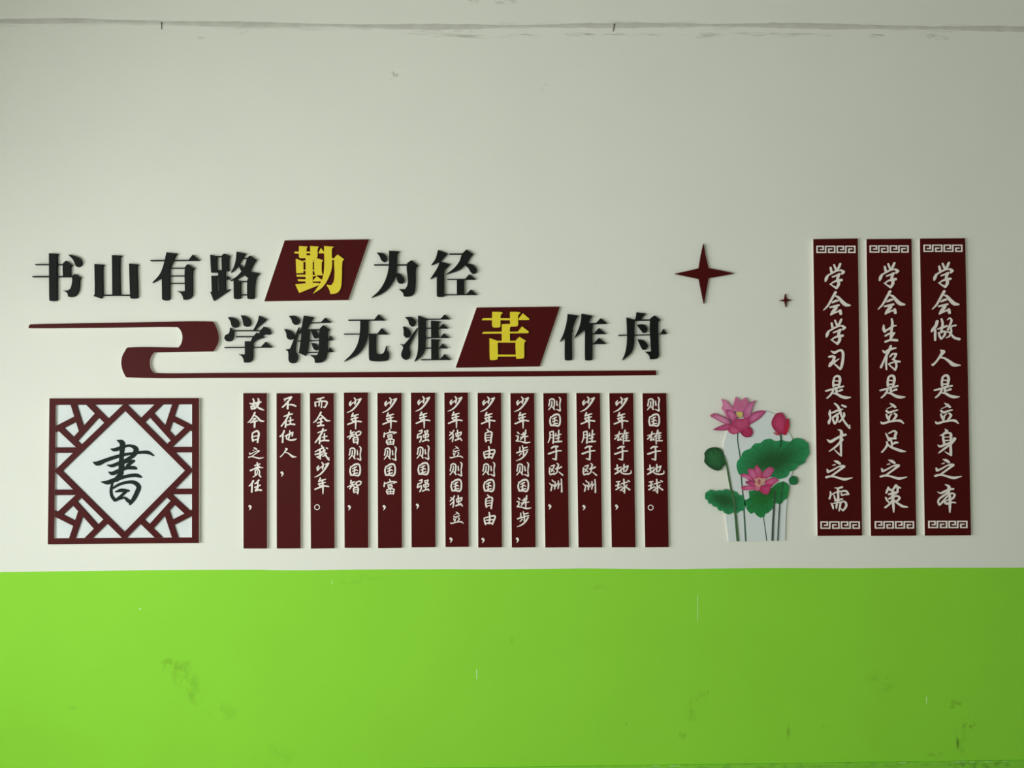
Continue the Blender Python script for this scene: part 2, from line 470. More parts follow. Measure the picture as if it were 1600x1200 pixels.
# skirting board, green like the dado, chipped along its top edge
sk = box('baseboard_back', XL, XR, -0.008, -0.0001, 0.0, SK, M_SKIRT); tag(sk, kind='structure')
for n_, (u0, u1, dv) in enumerate([(1492, 1508, 0), (1514, 1524, 0.6), (1530, 1535, .2), (1539, 1551, -.2), (1018, 1030, 0), (1046, 1062, 0.3), (780, 785, 0), (1405, 1416, 0), (1566, 1574, .3)]):
    x0 = P(u0, 1192, .008)[0]; x1 = P(u1, 1192, .008)[0]
    zz = SK - 0.0028 - dv * .001
    q = [(x0, zz), ((x0 * 2 + x1) / 3, zz - .0018), ((x0 + x1 * 2) / 3, zz - .0006), (x1, zz - .001), (x1 - .003, zz + .0016), ((x0 + x1) / 2, zz + .0006), (x0 + .005, zz + .002)]
    link('paint_chip', prism('paint_chip', [q], 0.008, 0.0086, M_CHIP, M_CHIP), sk)
tag(box('floor', XL - .1, XR + .1, YB - .1, 0.2, -0.1, 0.0, M_FLOOR), kind='structure')
tag(box('ceiling', XL - .1, XR + .1, YB - .1, 0.2, ZC, ZC + .1, M_PLASTER), kind='structure')
tag(box('wall_right', XR, XR + .2, YB, 0.0, 0, ZC, M_PLASTER), kind='structure')
tag(box('wall_front', XL, XR, YB - .2, YB, 0, ZC, M_PLASTER), kind='structure')
# side wall with two window openings, built as piers, sill wall and lintel in one mesh
def wall_left():
    bm = bmesh.new()
    def bx(y0, y1, z0, z1):
        v = [bm.verts.new((x, y, z)) for x in (XL - .24, XL) for y in (y0, y1) for z in (z0, z1)]
        for f in ((0, 1, 3, 2), (4, 6, 7, 5), (0, 4, 5, 1), (2, 3, 7, 6), (0, 2, 6, 4), (1, 5, 7, 3)): bm.faces.new([v[i] for i in f])
    (a0, a1), (b0, b1) = WINS
    bx(YB, 0.0, 0, WZ0); bx(YB, 0.0, WZ1, ZC)
    bx(a1, 0.0, WZ0, WZ1); bx(b1, a0, WZ0, WZ1); bx(YB, b0, WZ0, WZ1)
    me = bpy.data.meshes.new('wall_left'); bm.to_mesh(me); me.materials.append(M_PLASTER)
    return link('wall_left', me)
tag(wall_left(), kind='structure')
for k, (y0, y1) in enumerate(WINS):
    w = empty('window_%d' % (k + 1), (XL - .12, (y0 + y1) / 2, WZ0)); tag(w, kind='structure')
    o = (XL - .12, (y0 + y1) / 2, WZ0)
    x0, x1 = XL - .06, XL - .02
    for (a, b, c, d) in ((y0, y0 + .05, WZ0, WZ1), (y1 - .05, y1, WZ0, WZ1), (y0, y1, WZ0, WZ0 + .05), (y0, y1, WZ1 - .05, WZ1),
                         ((y0 + y1) / 2 - .03, (y0 + y1) / 2 + .03, WZ0, WZ1)):
        box('window_frame', x0, x1, a, b, c, d, M_FRAME, w, o)

# ------------------------------------------------------------------ black raised letters of the two slogan lines
LT = 0.013
# outlines read off the photograph: (x, y) of the enlarged view (8 per pixel) -> (origin u, origin v, outlines)
TITLE = {
'书': (40, 370, '290,205 400,212 388,235 388,790 375,800 305,800 295,790;115,340 470,340 470,352 118,352;465,340 500,298 578,355 555,370 555,500 465,500;78,491 600,491 600,504 85,504;'
 '580,495 612,462 688,510 670,530 665,600 652,680 610,738 560,752 530,748 520,705 490,682 450,672 530,668 560,640 575,590 582,540;528,220 600,235 668,265 696,310 690,350 660,375 632,370 618,345 590,285'),
'山': (40, 370, '858,338 976,350 958,372 958,715 937,770 845,740 862,715;1078,228 1197,235 1175,260 1175,732 1082,732;1292,332 1402,345 1388,365 1396,755 1385,766 1320,770 1306,758;950,723 1310,723 1310,736 950,736'),
'有': (230, 370, '38,289 640,289 650,296 640,299 38,303;512,294 568,222 652,296;240,192 370,210 342,245 318,310 275,392 230,455 175,512 58,577 150,475 190,390 215,300;180,430 278,380 278,775 255,792 205,792 184,778;'
 '275,386 475,386 475,397 275,397;275,483 475,483 475,494 275,494;275,576 475,576 475,587 275,587;470,385 505,340 590,395 565,420 562,720 545,755 500,782 450,783 440,740 412,700 360,674 420,685 470,678'),
'路': (230, 370, '785,220 868,245 870,415 885,447 797,445;862,240 940,240 940,251 862,251;930,240 962,208 1032,240 1018,270 1018,428 880,428 872,415 932,415;885,425 972,425 978,700 892,700;970,522 1000,486 1036,532 970,532;'
 '800,495 868,495 870,700 806,700;800,487 892,487 892,500 800,500;785,685 870,692 960,672 1040,654 830,798;1115,185 1230,210 1200,245 1175,290 1140,350 1100,400 1042,448 1080,380 1105,290;'
 '1190,262 1262,262 1262,273 1190,273;1248,268 1283,232 1366,290 1343,312 1300,390 1285,425 1200,480 1120,528 1028,552 1110,500 1170,440 1215,370;1138,352 1165,345 1200,385 1290,432 1404,455 1370,490 1345,560 1356,577 1335,575 1250,510 1180,440;'
 '1078,540 1120,538 1165,560 1166,765 1145,775 1095,775 1081,765;1160,552 1260,552 1260,564 1160,564;1250,540 1270,515 1345,562 1336,765 1320,775 1260,775 1250,765;1160,718 1255,718 1255,730 1160,730'),
'勤': (405, 365, '497,155 605,162 592,190 592,305 505,305 497,290;635,155 745,162 730,190 728,290 716,303 700,330 640,330;440,225 500,225 500,249 440,246;590,224 640,224 640,246 590,246;738,246 770,180 812,230 812,246;'
 '580,272 668,272 668,640 580,640;450,634 600,620 668,615 750,618 760,632 740,645 500,742;456,312 520,335 552,350 552,490 464,496;690,335 722,306 800,332 782,360 782,480 797,520 700,520 690,480;550,336 700,336 700,352 550,352;'
 '550,452 690,452 690,466 550,466;465,514 582,514 582,538 468,538;480,569 582,571 582,597 486,594;668,592 720,532 782,575 774,597 668,599;665,517 720,517 720,530 665,534;'
 '810,155 932,165 908,195 910,400 880,520 800,660 668,756 740,655 790,560 812,430;900,308 950,308 950,328 900,328;938,310 980,260 1062,320 1040,350 1030,600 1015,690 970,742 890,755 875,700 838,638 900,645 930,600 942,500'),
'为': (570, 370, '146,195 220,205 265,235 276,275 262,305 235,313 205,290 185,245;113,343 305,343 305,356 116,356;400,343 540,343 540,356 400,356;302,172 432,182 408,210 400,350 392,450 360,545 290,645 200,712 78,762 170,680 235,585 280,470 300,350;'
 '380,450 440,463 480,500 494,545 475,578 445,584 415,570 400,530;525,345 582,290 670,360 640,385 635,560 622,680 590,730 530,745 487,742 475,700 425,652 500,658 525,620 538,560'),
'径': (570, 370, '915,163 1037,210 1010,235 940,305 828,355 880,280 900,220;935,308 1067,340 1040,370 1000,410 992,450 900,490 818,527 875,440 915,370;900,470 992,420 992,735 980,748 912,748 900,735;1055,208 1230,208 1230,220 1058,220;'
 '1215,215 1270,158 1357,215 1320,255 1275,325 1180,412 1012,470 1110,395 1180,310;1265,328 1340,345 1385,380 1401,420 1385,455 1350,459 1325,440 1290,385 1245,345;1030,525 1380,525 1385,535 1030,536;1248,532 1305,468 1387,533;'
 '1150,530 1242,530 1242,725 1150,725;990,717 1395,717 1402,726 990,729;1263,723 1325,658 1404,725'),
'学': (340, 480, '126,122 200,133 250,168 263,210 245,248 205,254 175,235 160,180;288,98 350,113 400,150 413,195 395,235 355,243 325,225 312,165;515,105 610,150 570,190 500,245 452,293 442,290 480,220 505,160;'
 '155,253 190,300 196,350 180,405 145,426 105,420 81,385 95,350 140,325;178,286 545,286 545,300 178,300;528,300 575,243 640,270 666,320 645,343 590,340 540,357 522,330;226,361 442,361 442,375 228,375;'
 '430,385 485,318 582,380 520,395 460,425 436,460 410,440;338,426 450,426 436,455 436,630 420,670 385,690 330,691 318,640 295,607 253,588 340,592;82,497 665,495 676,500 668,505 85,511;538,500 597,433 678,500'),
'海': (340, 480, '888,110 960,108 1010,140 1021,175 1000,212 965,221 935,195 920,150;828,272 900,288 950,328 966,365 930,400 890,403 865,380 855,320;1016,245 1000,330 968,545 996,600 996,650 970,695 920,699 888,668 884,580 878,548 843,530 905,518 945,420 985,310;'
 '1075,105 1197,125 1165,175 1120,255 1060,310 1000,336 978,332 1040,270 1062,180;1155,190 1405,186 1412,192 1155,203;1290,190 1343,130 1415,189;1050,262 1150,275 1137,430 1118,560 1092,608 1014,570 1035,430;1145,274 1290,274 1290,287 1145,287;'
 '1273,280 1318,224 1400,280 1378,300 1368,560 1350,640 1310,680 1260,695 1215,693 1205,640 1148,597 1235,603 1262,560;1168,285 1220,295 1250,335 1256,370 1235,390 1205,387 1185,345;1000,418 1430,405 1430,413 1000,430;1375,410 1408,356 1440,410;'
 '1168,445 1225,460 1255,495 1253,530 1225,540 1200,522;1115,560 1435,553 1435,560 1115,573;1365,556 1403,503 1442,556'),
'无': (525, 480, '152,155 600,155 608,164 152,168;468,166 530,88 614,166;303,160 402,160 400,300 385,400 340,505 265,590 93,682 180,600 240,520 280,420 298,300;98,330 645,330 650,340 98,342;510,341 567,262 652,341;'
 '412,340 502,340 502,568 515,583 575,583 600,560 628,478 633,540 655,560 655,640 620,670 440,672 412,645'),
'涯': (525, 480, '858,125 930,122 985,155 996,190 975,232 945,241 915,215 900,165;836,240 900,265 930,310 931,345 905,378 870,380 845,350 845,300;1020,248 985,340 915,500 930,570 915,630 880,656 840,645 814,605 820,560 838,510 830,482 793,460 850,468 900,410;'
 '1025,103 1122,140 1118,480 1100,560 1055,622 978,680 1010,600 1025,500;1105,143 1415,142 1420,152 1105,156;1298,151 1358,90 1425,151;1185,166 1305,180 1282,205 1282,382 1188,382;1115,257 1395,256 1400,266 1115,269;1288,264 1333,205 1402,262;'
 '1115,375 1410,375 1415,384 1115,388;1298,385 1345,326 1419,384;1188,398 1302,405 1282,430 1282,655 1190,655;1115,505 1390,505 1395,514 1115,517;1286,514 1330,453 1399,514;1063,650 1425,649 1430,658 1063,663;1293,657 1355,585 1434,656'),
'苦': (700, 470, '552,138 660,140 687,152 660,180 655,320 645,330 570,332 552,312;775,138 880,140 907,152 878,182 876,300 860,318 785,324 775,340;425,232 440,218 780,218 780,242 425,242;882,240 885,220 935,155 1020,226 1010,240;'
 '672,292 760,288 790,300 775,335 775,505 672,505;430,402 445,388 900,385 900,405 430,412;868,392 925,320 1012,385 1002,404 868,405;518,465 620,500 622,720 605,735 535,740 522,726;612,500 862,500 862,522 612,522;'
 '848,500 893,450 974,500 955,530 952,705 940,720 855,726 850,700;618,672 857,672 857,696 618,697'),
'作': (860, 480, '216,85 352,105 320,150 275,280 290,290 272,318 272,650 258,662 195,662 182,650 182,385 118,432 165,330 195,230 210,150;390,82 530,108 500,150 478,205 440,270 390,315 298,385 350,280 380,180;435,215 525,205 525,650 512,662 445,662 435,650;'
 '430,270 440,200 530,200 530,280;470,199 695,200 702,208 470,212;563,206 627,136 714,206;520,328 685,328 692,335 520,338;538,334 605,261 698,333;520,452 685,452 692,460 520,463;533,459 607,383 699,458'),
'舟': (860, 480, '1078,63 1200,80 1165,110 1110,168 1058,168 1072,120;1045,154 1262,152 1262,166 1045,169;953,128 1055,160 1050,400 1045,480 1008,575 898,664 935,580 955,480 962,350;1250,150 1302,102 1377,160 1350,190 1357,560 1352,620 1310,648 1248,650 1240,605 1188,555 1262,555;'
 '1083,218 1160,214 1205,245 1218,285 1195,318 1160,319 1130,280;1093,400 1160,415 1205,450 1218,490 1195,530 1160,533 1138,500;853,345 965,343 965,353 853,359;1045,343 1265,338 1265,349 1045,354;1345,334 1380,332 1415,270 1457,335 1345,339'),
}

def place_letter(ch, polys, ox, oy, k, mat_face, mat_side, t0, t1, parent=None, name='slogan_letter'):
    groups = trace(parse(polys))
    def conv(p): return P(ox + p[0] / k, oy + p[1] / k, t1)
    g2 = [[[conv(p) for p in lp] for lp in g] for g in groups]
    xs = [p[0] for g in g2 for l in g for p in l]; zs = [p[1] for g in g2 for l in g for p in l]
    if parent is None: org = ((min(xs) + max(xs)) / 2, 0.0, min(zs))
    else: org = tuple(parent.location)
    me = multi_prism(name, g2, t0, t1, mat_face, mat_side, org)
    return link(name, me, parent, org if parent is None else (0, 0, 0))

first = list('书山有路为径'); second = list('学海无涯作舟')
for ch, (ox, oy, data) in TITLE.items():
    if ch in '勤苦': continue
    line = 'upper' if ch in first else 'lower'
    mean = dict(zip('书山有路为径学海无涯作舟', ('book', 'mountain', 'has', 'road', 'is', 'path', 'study', 'sea', 'without', 'shore', 'makes', 'boat')))[ch]
    o = place_letter(ch, data, ox, oy, 8.0, M_BLACK, M_BLACK, 0.0, LT)
    tag(o, 'black raised letter %s (%s) in the %s slogan line' % (ch, mean, line), 'letter', 'black raised letters of the slogan')

# ------------------------------------------------------------------ two slanted maroon plaques with yellow characters
def plaque(name, quad, t, label, cat, group=None):
    q = [P(u, v, t) for u, v in quad]
    org = (sum(p[0] for p in q) / len(q), 0.0, min(p[1] for p in q))
    root = empty(name, org); tag(root, label, cat, group)
    link('board', prism('board', [q], 0.0, t, M_MAROON, M_PVC, org), root)
    return root
PT = 0.013
for ch, quad, lab in (('勤', [(412.8, 470.8), (544.3, 468.8), (576.8, 373.8), (444.8, 375.6)], 'slanted maroon plaque in the upper slogan line with yellow character 勤'),
                      ('苦', [(711.8, 574.6), (843.2, 572.6), (874.8, 479.0), (744.8, 480.4)], 'slanted maroon plaque in the lower slogan line with yellow character 苦')):
    r = plaque('slanted_plaque', quad, PT, lab, 'plaque', 'slanted maroon plaques in the slogan')
    ox, oy, data = TITLE[ch]
    place_letter(ch, data, ox, oy, 8.0, M_YELLOW, M_YSIDE, PT, PT + .007, r, 'character')

# ------------------------------------------------------------------ maroon ribbon and stars
RT = 0.013
rib = [(44.2, 512.6), (45.6, 508.2), (48, 506.6), (190, 504), (240, 503), (332, 502.4), (336, 507), (339.8, 516), (342, 526), (341.2, 535), (338, 542.5), (333.8, 549.2),
       (241, 550.6), (236.6, 556.5), (234.3, 565), (234.8, 573), (237.6, 579.2), (242.5, 582.8), (340, 582.6), (525, 581.8), (700, 580.5), (900, 579.4), (1025, 578.7), (1025.4, 586.2),
       (860, 588), (700, 588.9), (525, 589.8), (340, 590.6), (198.5, 589.7), (193.6, 583.5), (190.4, 575), (189.4, 566), (190.8, 557), (194.6, 549.5), (200, 542.9),
       (279, 543), (283, 537), (285, 528), (283.8, 520), (280.6, 514.2), (276.5, 511.2), (190, 511.9), (60, 512.9)]
g = trace([[(x * 8, y * 8) for x, y in rib]], step=6.0, tol=0.7)
lp = [[[P(x / 8, y / 8, RT) for x, y in l] for l in gg] for gg in g]
org = (P(530, 590, 0)[0], 0.0, P(530, 592, 0)[1])
o = link('cloud_ribbon', multi_prism('cloud_ribbon', lp, 0.0004, RT, M_MAROON, M_PVC, org), None, org)
tag(o, 'long maroon cloud-scroll ribbon that folds back between the slogan lines', 'ribbon')

def star(pts, t, lab):
    q = [P(1040 + x / 8, 370 + y / 8, t) for x, y in pts]
    org = (sum(p[0] for p in q) / len(q), 0.0, min(p[1] for p in q))
    o = link('star', prism('star', [q], 0, t, M_MAROON, M_MAROON, org), None, org)
    tag(o, lab, 'star', 'four-pointed maroon stars')
star([(475, 86), (500, 230), (537, 390), (700, 422), (862, 457), (700, 488), (537, 515), (508, 680), (482, 834), (450, 680), (420, 525), (280, 495), (116, 460), (280, 425), (418, 392), (444, 230)], RT, 'large four-pointed maroon star beside the slogan')
star([(1500, 712), (1514, 775), (1582, 793), (1516, 806), (1509, 878), (1492, 806), (1422, 795), (1488, 780)], RT * .8, 'tiny four-pointed maroon star below the large star')

# ------------------------------------------------------------------ brush characters (traced strokes)
# brush strokes: x,y,width of the enlarged view; key -> (view pixels per photograph pixel, strokes)
BRUSH = {
'学': (16, '605,200,50 625,300,60;690,130,42 735,240,50;845,110,58 800,210,62 740,280,55 640,335,50 540,395,42;535,390,45 495,470,80 475,540,38;760,290,28 860,265,48 925,310,78 890,350,60;655,430,45 740,400,50 820,365,66;820,365,60 785,440,66 770,520,70;600,615,30 670,560,45 770,525,66 870,510,74;800,530,76 800,620,74 745,710,66;740,705,62 660,660,34 590,608,30'),
'会': (16, '730,105,72 640,260,58 540,430,50 432,545,26;700,190,30 790,220,58 880,320,86 980,410,96 1080,430,52;655,355,52 740,315,68 785,310,48;595,475,48 690,455,64 805,425,60;740,490,86 660,590,82 612,660,44;640,640,50 760,590,44 850,560,58;840,560,80 858,640,66'),
'习': (16, '620,140,28 700,178,72 780,138,60 860,118,62 910,175,66 905,350,68 872,520,66 840,592,46;835,585,52 760,515,48 690,455,30;568,280,56 650,268,66 700,290,66 655,390,62 590,450,58;575,505,70 640,440,74 730,385,48 808,330,20'),
'是': (16, '685,85,44 662,190,48 668,300,56;675,95,40 735,45,56 805,52,64 832,130,62 815,230,56 790,330,50;670,158,34 800,168,34;680,262,46 800,258,46;478,410,46 590,380,56 720,345,44 840,315,44 905,298,54;735,330,56 738,460,56;780,420,40 870,385,66;660,400,44 590,510,46 502,590,36;630,465,36 740,485,58 860,550,76 970,576,82 1088,570,26'),
'成': (16, '700,5,40 770,65,58 822,160,66 860,290,50 920,420,46 1000,535,52 1068,622,38;1068,610,38 1070,535,20;885,52,48 968,85,62;625,240,44 740,192,56 890,150,40;585,175,30 575,260,66 592,370,40 560,455,72 550,510,36;655,350,54 745,290,56 810,245,44;770,330,60 755,430,56 700,515,38;640,375,40 690,490,56;930,240,44 935,300,60 885,390,44 810,465,44'),
'才': (16, '785,-55,24 850,-32,60 870,30,78 855,140,72 850,260,58 852,430,54 855,585,38;855,590,42 770,520,36 692,440,18;510,190,22 585,240,76 720,170,66 850,105,60 965,68,66;880,190,76 800,290,54 690,390,46 560,480,22'),
'之': (16, '690,-8,24 760,20,80 825,62,62;700,88,36 640,104,12;512,205,34 530,268,60 640,222,42 780,145,36 890,115,56;925,130,80 850,195,54 740,275,46 625,360,46;485,400,58 580,375,54 700,388,52 850,432,66 950,448,74 1132,412,22'),
'需': (16, '712,685,26 800,690,42 885,665,58;600,780,34 602,860,42 574,950,46;640,845,36 720,800,36 860,770,44 985,762,56 1050,838,44;1045,845,36 940,850,40 885,868,36;790,700,52 790,850,52 790,1000,58;690,870,30 710,950,44 765,1000,50;870,815,30 870,860,28;720,1000,50 890,960,46;610,1062,22 650,1130,50 665,1205,26;630,1075,26 760,1050,34 870,1030,40 950,1025,52 995,1095,52 965,1180,52 905,1245,44;905,1245,40 845,1190,26;760,1050,38 748,1130,46 745,1192,26;850,1050,44 832,1150,44 812,1255,28'),
'生': (16, '780,125,36 796,230,62 772,400,58 752,620,54;578,275,24 578,380,74 604,446,58;610,430,50 720,365,56 830,300,46 895,290,16;620,545,48 720,490,50 845,470,38;840,480,40 790,550,50 760,600,46;620,692,60 740,650,58 890,655,72 920,662,40'),
'存': (16, '550,128,26 605,175,72 720,105,72 860,68,44 885,66,16;750,15,56 715,110,66 650,230,62 570,390,46 500,545,56;640,290,56 628,450,46 638,600,38;722,285,34 795,215,52 880,212,56 850,290,50 800,345,46;800,345,50 870,385,46 965,405,56;690,465,38 790,425,42 930,405,56;875,420,46 886,520,50 850,608,54;845,600,42 760,535,34 692,470,24'),
'立': (16, '735,-5,22 805,45,70 860,92,56;640,178,50 690,222,66 800,192,50 912,160,36;655,128,16 770,78,24;636,270,40 665,360,46 700,410,44;840,245,46 885,290,58 840,370,52 790,430,44;690,330,36 770,260,26;700,395,36 730,300,24;500,455,26 535,492,60 700,452,54 880,424,54 985,430,68 1062,492,28'),
'足': (16, '625,35,20 668,120,46 700,215,46;700,40,34 830,-20,52 885,20,58 860,90,60 855,160,56;730,165,62 870,165,52;735,180,46 772,260,46 775,380,48;800,300,44 870,268,68 925,268,36;650,245,34 662,310,50 610,410,44 525,505,38;660,310,46 760,385,56 880,430,72 1000,472,74 1115,487,22'),
'策': (16, '690,268,40 658,350,52 632,408,36;690,300,66 740,335,60;880,215,56 830,290,52 775,345,34;880,235,66 985,285,38;920,260,60 915,370,46 860,430,40;700,440,50 800,420,66 920,380,50;620,520,36 652,590,46 695,640,34;700,555,44 800,500,52 920,485,52 972,530,48 930,585,48 872,605,38;800,380,80 800,600,66 812,760,56 816,885,20;790,590,50 700,695,46 605,768,46;815,590,46 920,665,56 1040,738,70 1158,755,34'),
'做': (16, '545,125,74 512,230,76 435,325,76 405,375,46;495,340,52 490,470,56 490,592,46;560,312,38 660,282,56 780,240,56;655,65,42 682,180,56 660,300,56 640,400,54;580,405,42 602,490,50 640,560,46;620,395,38 720,370,46 740,430,56 690,510,44 640,560,36;805,85,22 855,38,34 905,90,44 865,210,52 812,330,52;880,285,38 925,238,40 1000,225,54;890,285,38 890,400,48 840,495,42 765,530,24;770,378,34 850,400,44 900,460,48 970,530,62 1085,565,76'),
'人': (16, '640,108,24 705,150,104 630,255,60 530,390,46 440,478,56;415,455,16 450,480,36;630,290,50 740,312,50 860,395,78 960,470,102 1125,485,26'),
'身': (16, '745,-78,20 790,-30,64 735,20,56 660,70,40 622,80,24;692,60,34 697,180,54 720,290,46;740,30,40 825,15,46 880,40,66 886,150,58 876,300,56 880,450,62 880,562,58;875,562,46 800,522,36 738,480,16;720,120,26 840,118,26;720,210,42 840,195,26;568,318,30 610,352,56 740,302,56 850,262,46;975,160,86 900,262,66 780,360,52 660,448,46 578,512,22'),
'本': (16, '765,278,30 850,335,72 835,450,76 868,600,66 868,800,60 864,965,24;568,458,16 630,492,46 740,448,60 870,398,56 952,385,56;820,480,52 700,560,54 595,645,42 578,720,40 608,785,44 690,700,44 770,605,36 830,545,36;845,545,32 920,490,46 992,525,44 960,600,50 880,655,46;730,705,50 770,745,66 850,742,56 930,715,40 1002,728,36;745,690,30 830,650,30'),
'故': (14.2857, '200,278,22 260,290,46 350,262,32;280,180,38 300,240,42 280,335,42;235,345,36 250,405,42;240,352,28 315,335,34 315,375,42 255,402,32;385,170,28 408,205,40 370,275,34 330,308,22;380,282,36 452,245,38;415,265,34 370,350,38 305,402,32;345,305,26 400,375,44 465,408,46 522,427,20'),
'今': (14.2857, '330,508,44 280,610,34 225,690,34 172,732,16;320,565,34 390,612,40 450,682,50 528,697,30;300,640,26 345,640,40;340,645,34 275,690,18;240,728,34 310,705,36 380,688,42;330,715,44 325,825,46'),
'日': (14.2857, '265,955,36 256,1040,40 275,1130,46;275,945,34 370,905,46 405,960,46 392,1060,46 378,1155,44;285,1032,26 370,1012,26;285,1110,34 370,1095,34'),
'责': (14.2857, '380,465,34 402,560,44 390,600,42;328,528,32 440,492,32;345,575,30 430,545,26;232,638,40 320,602,36 420,572,38 512,577,16;338,640,30 342,725,36;340,640,26 400,612,36 432,660,36 430,735,36;388,650,20 375,725,30 288,784,20;425,740,36 462,780,36'),
'任': (14.2857, '312,878,46 270,950,42 222,992,28;285,965,40 280,1125,42;435,862,42 390,915,40 348,938,28;410,900,36 412,1020,42 370,1075,40;350,1022,36 400,1000,34 468,975,32;365,1095,44 420,1080,42 492,1086,44'),
'不': (14.2857, '262,200,26 330,182,40 422,155,52;412,185,44 340,265,42 290,322,42 228,380,34;262,245,14 300,215,20;350,260,46 344,408,50;375,322,26 450,326,42 524,354,36'),
'在': (14.2857, '370,492,42 340,590,42 272,700,38 202,795,34;258,578,26 350,545,38 442,520,34;305,650,40 292,818,40;402,600,36 400,750,36;350,682,26 460,655,30;318,768,36 400,750,36 494,757,42'),
'他': (14.2857, '262,895,42 232,970,42 172,1022,36;235,985,38 228,1150,42;285,1012,30 370,972,40 452,932,40 442,1010,34;385,895,30 390,960,34 365,1060,36;322,1000,30 318,1070,32 390,1100,36 500,1092,40 540,1074,14'),
'而': (14.2857, '265,190,32 340,175,36 412,155,30;340,180,38 315,250,30;215,262,32 226,345,46;225,262,30 330,238,34 430,240,40 482,262,42 462,330,40 430,378,40;312,255,30 302,345,30;365,255,28 355,382,30;400,370,24 430,378,30'),
'全': (14.2857, '345,488,44 290,590,34 236,670,34 178,717,20;340,545,34 420,615,40 470,668,46 552,676,20;310,635,32 378,610,36;350,620,40 340,780,40;268,722,32 385,692,30;278,792,46 340,780,36 402,776,46'),
'我': (14.2857, '338,220,30 388,300,40 420,400,38 470,500,40 512,555,26;510,550,26 510,490,16;200,366,20 280,322,36 385,268,38;202,425,34 290,402,40 420,328,32;308,320,40 312,430,40 318,525,34;318,525,30 240,478,28;250,478,32 330,442,34 385,400,24;455,398,34 400,455,32 365,465,22;448,278,26 472,290,36'),
'少': (14.2857, '330,162,26 360,205,40 345,302,34;260,240,28 230,285,42 240,335,40;245,325,34 290,280,30 335,258,26;475,185,46 440,245,50 370,350,42 280,440,36 172,492,14;405,205,26 470,190,40'),
'年': (14.2857, '310,512,38 278,585,36;295,575,36 370,552,36 428,535,26;270,642,34 340,622,36 422,604,26;280,645,30 315,705,34;355,560,38 370,700,42 370,858,24;195,758,36 300,716,38 400,686,36 492,698,36;305,690,20 360,660,20'),
'智': (14.2857, '262,905,38 255,970,28;260,962,30 340,930,28;185,1048,24 270,1010,36 355,985,28;298,940,30 272,1030,32 232,1088,30;295,1020,28 340,1040,28;372,950,32 388,1012,34;380,945,30 450,918,34 488,940,34 462,995,32 395,1010,32;318,1080,34 320,1130,36 330,1170,36;325,1072,32 405,1045,36 425,1090,36 410,1195,40;340,1115,20 400,1105,22;330,1165,28 405,1158,28'),
'则': (14.2857, '248,320,28 228,440,34;240,312,28 290,285,36 345,310,36 345,440,32 340,480,24;295,340,26 285,440,32 222,528,24;310,465,30 352,522,34;400,335,24 410,430,36;455,250,24 484,290,36 470,420,30 480,540,36;475,555,34 398,518,24'),
'国': (14.2857, '265,690,28 245,790,40 268,885,42;275,705,26 345,652,44 430,642,44 468,700,38 466,840,42 430,895,44 350,888,32 280,888,36;300,745,24 390,700,30;305,800,28 390,765,26;352,705,30 340,850,32;318,862,32 410,838,30;395,775,24 412,785,22'),
'富': (14.2857, '380,162,24 402,215,38;268,225,26 258,318,36;275,258,26 400,215,36 500,215,34 535,222,28;530,226,24 465,250,20;340,285,28 430,262,26;345,312,24 358,352,28;350,312,22 435,295,26 432,340,28 362,352,22;322,392,28 318,440,36 345,488,30;335,390,26 420,368,30 484,385,32 470,465,34 468,492,24;345,436,22 460,430,22;340,484,26 460,476,26;400,370,26 400,480,26'),
'强': (14.2857, '275,195,26 335,172,38 322,235,36 245,268,30;245,275,30 235,345,38;235,345,34 318,308,34 320,370,36 288,435,34;392,195,26 408,242,30;400,200,26 470,180,32 455,230,30 410,245,26;368,290,26 380,332,28;375,285,26 480,262,30 472,318,30 388,335,26;420,245,26 418,400,28;350,425,34 430,392,32 485,398,32;470,370,20 492,412,26'),
'独': (14.2857, '300,185,34 268,240,32 205,295,28;215,222,24 278,262,32 285,340,36 268,435,30;285,305,26 212,378,26;382,180,34 390,280,32 400,390,28;342,255,26 355,322,26;350,255,26 465,225,36 450,285,32 360,320,26;335,402,40 400,380,32 455,368,28;435,350,28 475,405,36'),
'自': (14.2857, '330,155,26 372,195,36 330,225,26;300,240,36 293,350,40 310,425,42;325,228,28 390,208,36 438,230,42 426,350,42 415,455,42;325,290,20 400,282,20;325,345,26 400,335,22;310,402,24 410,392,24'),
'由': (14.2857, '370,535,36 386,640,42 370,780,38;258,658,28 270,730,40 290,795,40;285,650,30 390,622,34 490,608,40 502,645,40 472,720,40 442,795,38;305,705,28 460,692,28;290,782,34 370,765,34 455,778,32'),
'进': (14.2857, '240,155,28 275,188,36;210,235,24 255,242,34 250,310,36 215,350,32;215,350,30 320,362,28 430,392,38 525,376,18;325,210,24 435,180,30;305,272,26 475,245,26;375,165,30 360,260,32 305,325,26;428,108,36 410,200,36 408,355,32'),
'步': (14.2857, '345,468,30 367,560,36 370,670,36;290,498,28 290,590,34;365,522,26 450,498,32;218,624,34 330,590,34 475,550,18;318,640,30 275,682,24;455,590,32 400,680,38 310,758,34 208,802,14'),
'胜': (14.2857, '225,158,30 226,280,32 188,385,24;230,150,28 300,138,36 308,230,36 298,398,42;240,222,20 290,215,20;240,282,20 290,275,20;362,178,24 350,232,30;345,245,26 475,200,24;425,115,34 410,370,36;358,302,26 445,272,26;340,372,36 486,362,38'),
'于': (14.2857, '252,512,34 310,478,42 392,478,40;350,490,36 360,600,38 352,760,44;350,770,38 275,745,24;188,638,42 290,602,38 380,575,32 468,570,30'),
'欧': (14.2857, '245,908,26 322,890,36;215,945,32 212,1060,36 235,1100,34;230,1100,34 312,1068,30;315,915,26 250,1030,26;245,968,24 315,1030,26;380,845,26 412,882,36 370,962,32 335,972,20;395,968,30 475,928,40;392,970,32 372,1050,32 308,1095,26;425,1040,24 505,1108,36'),
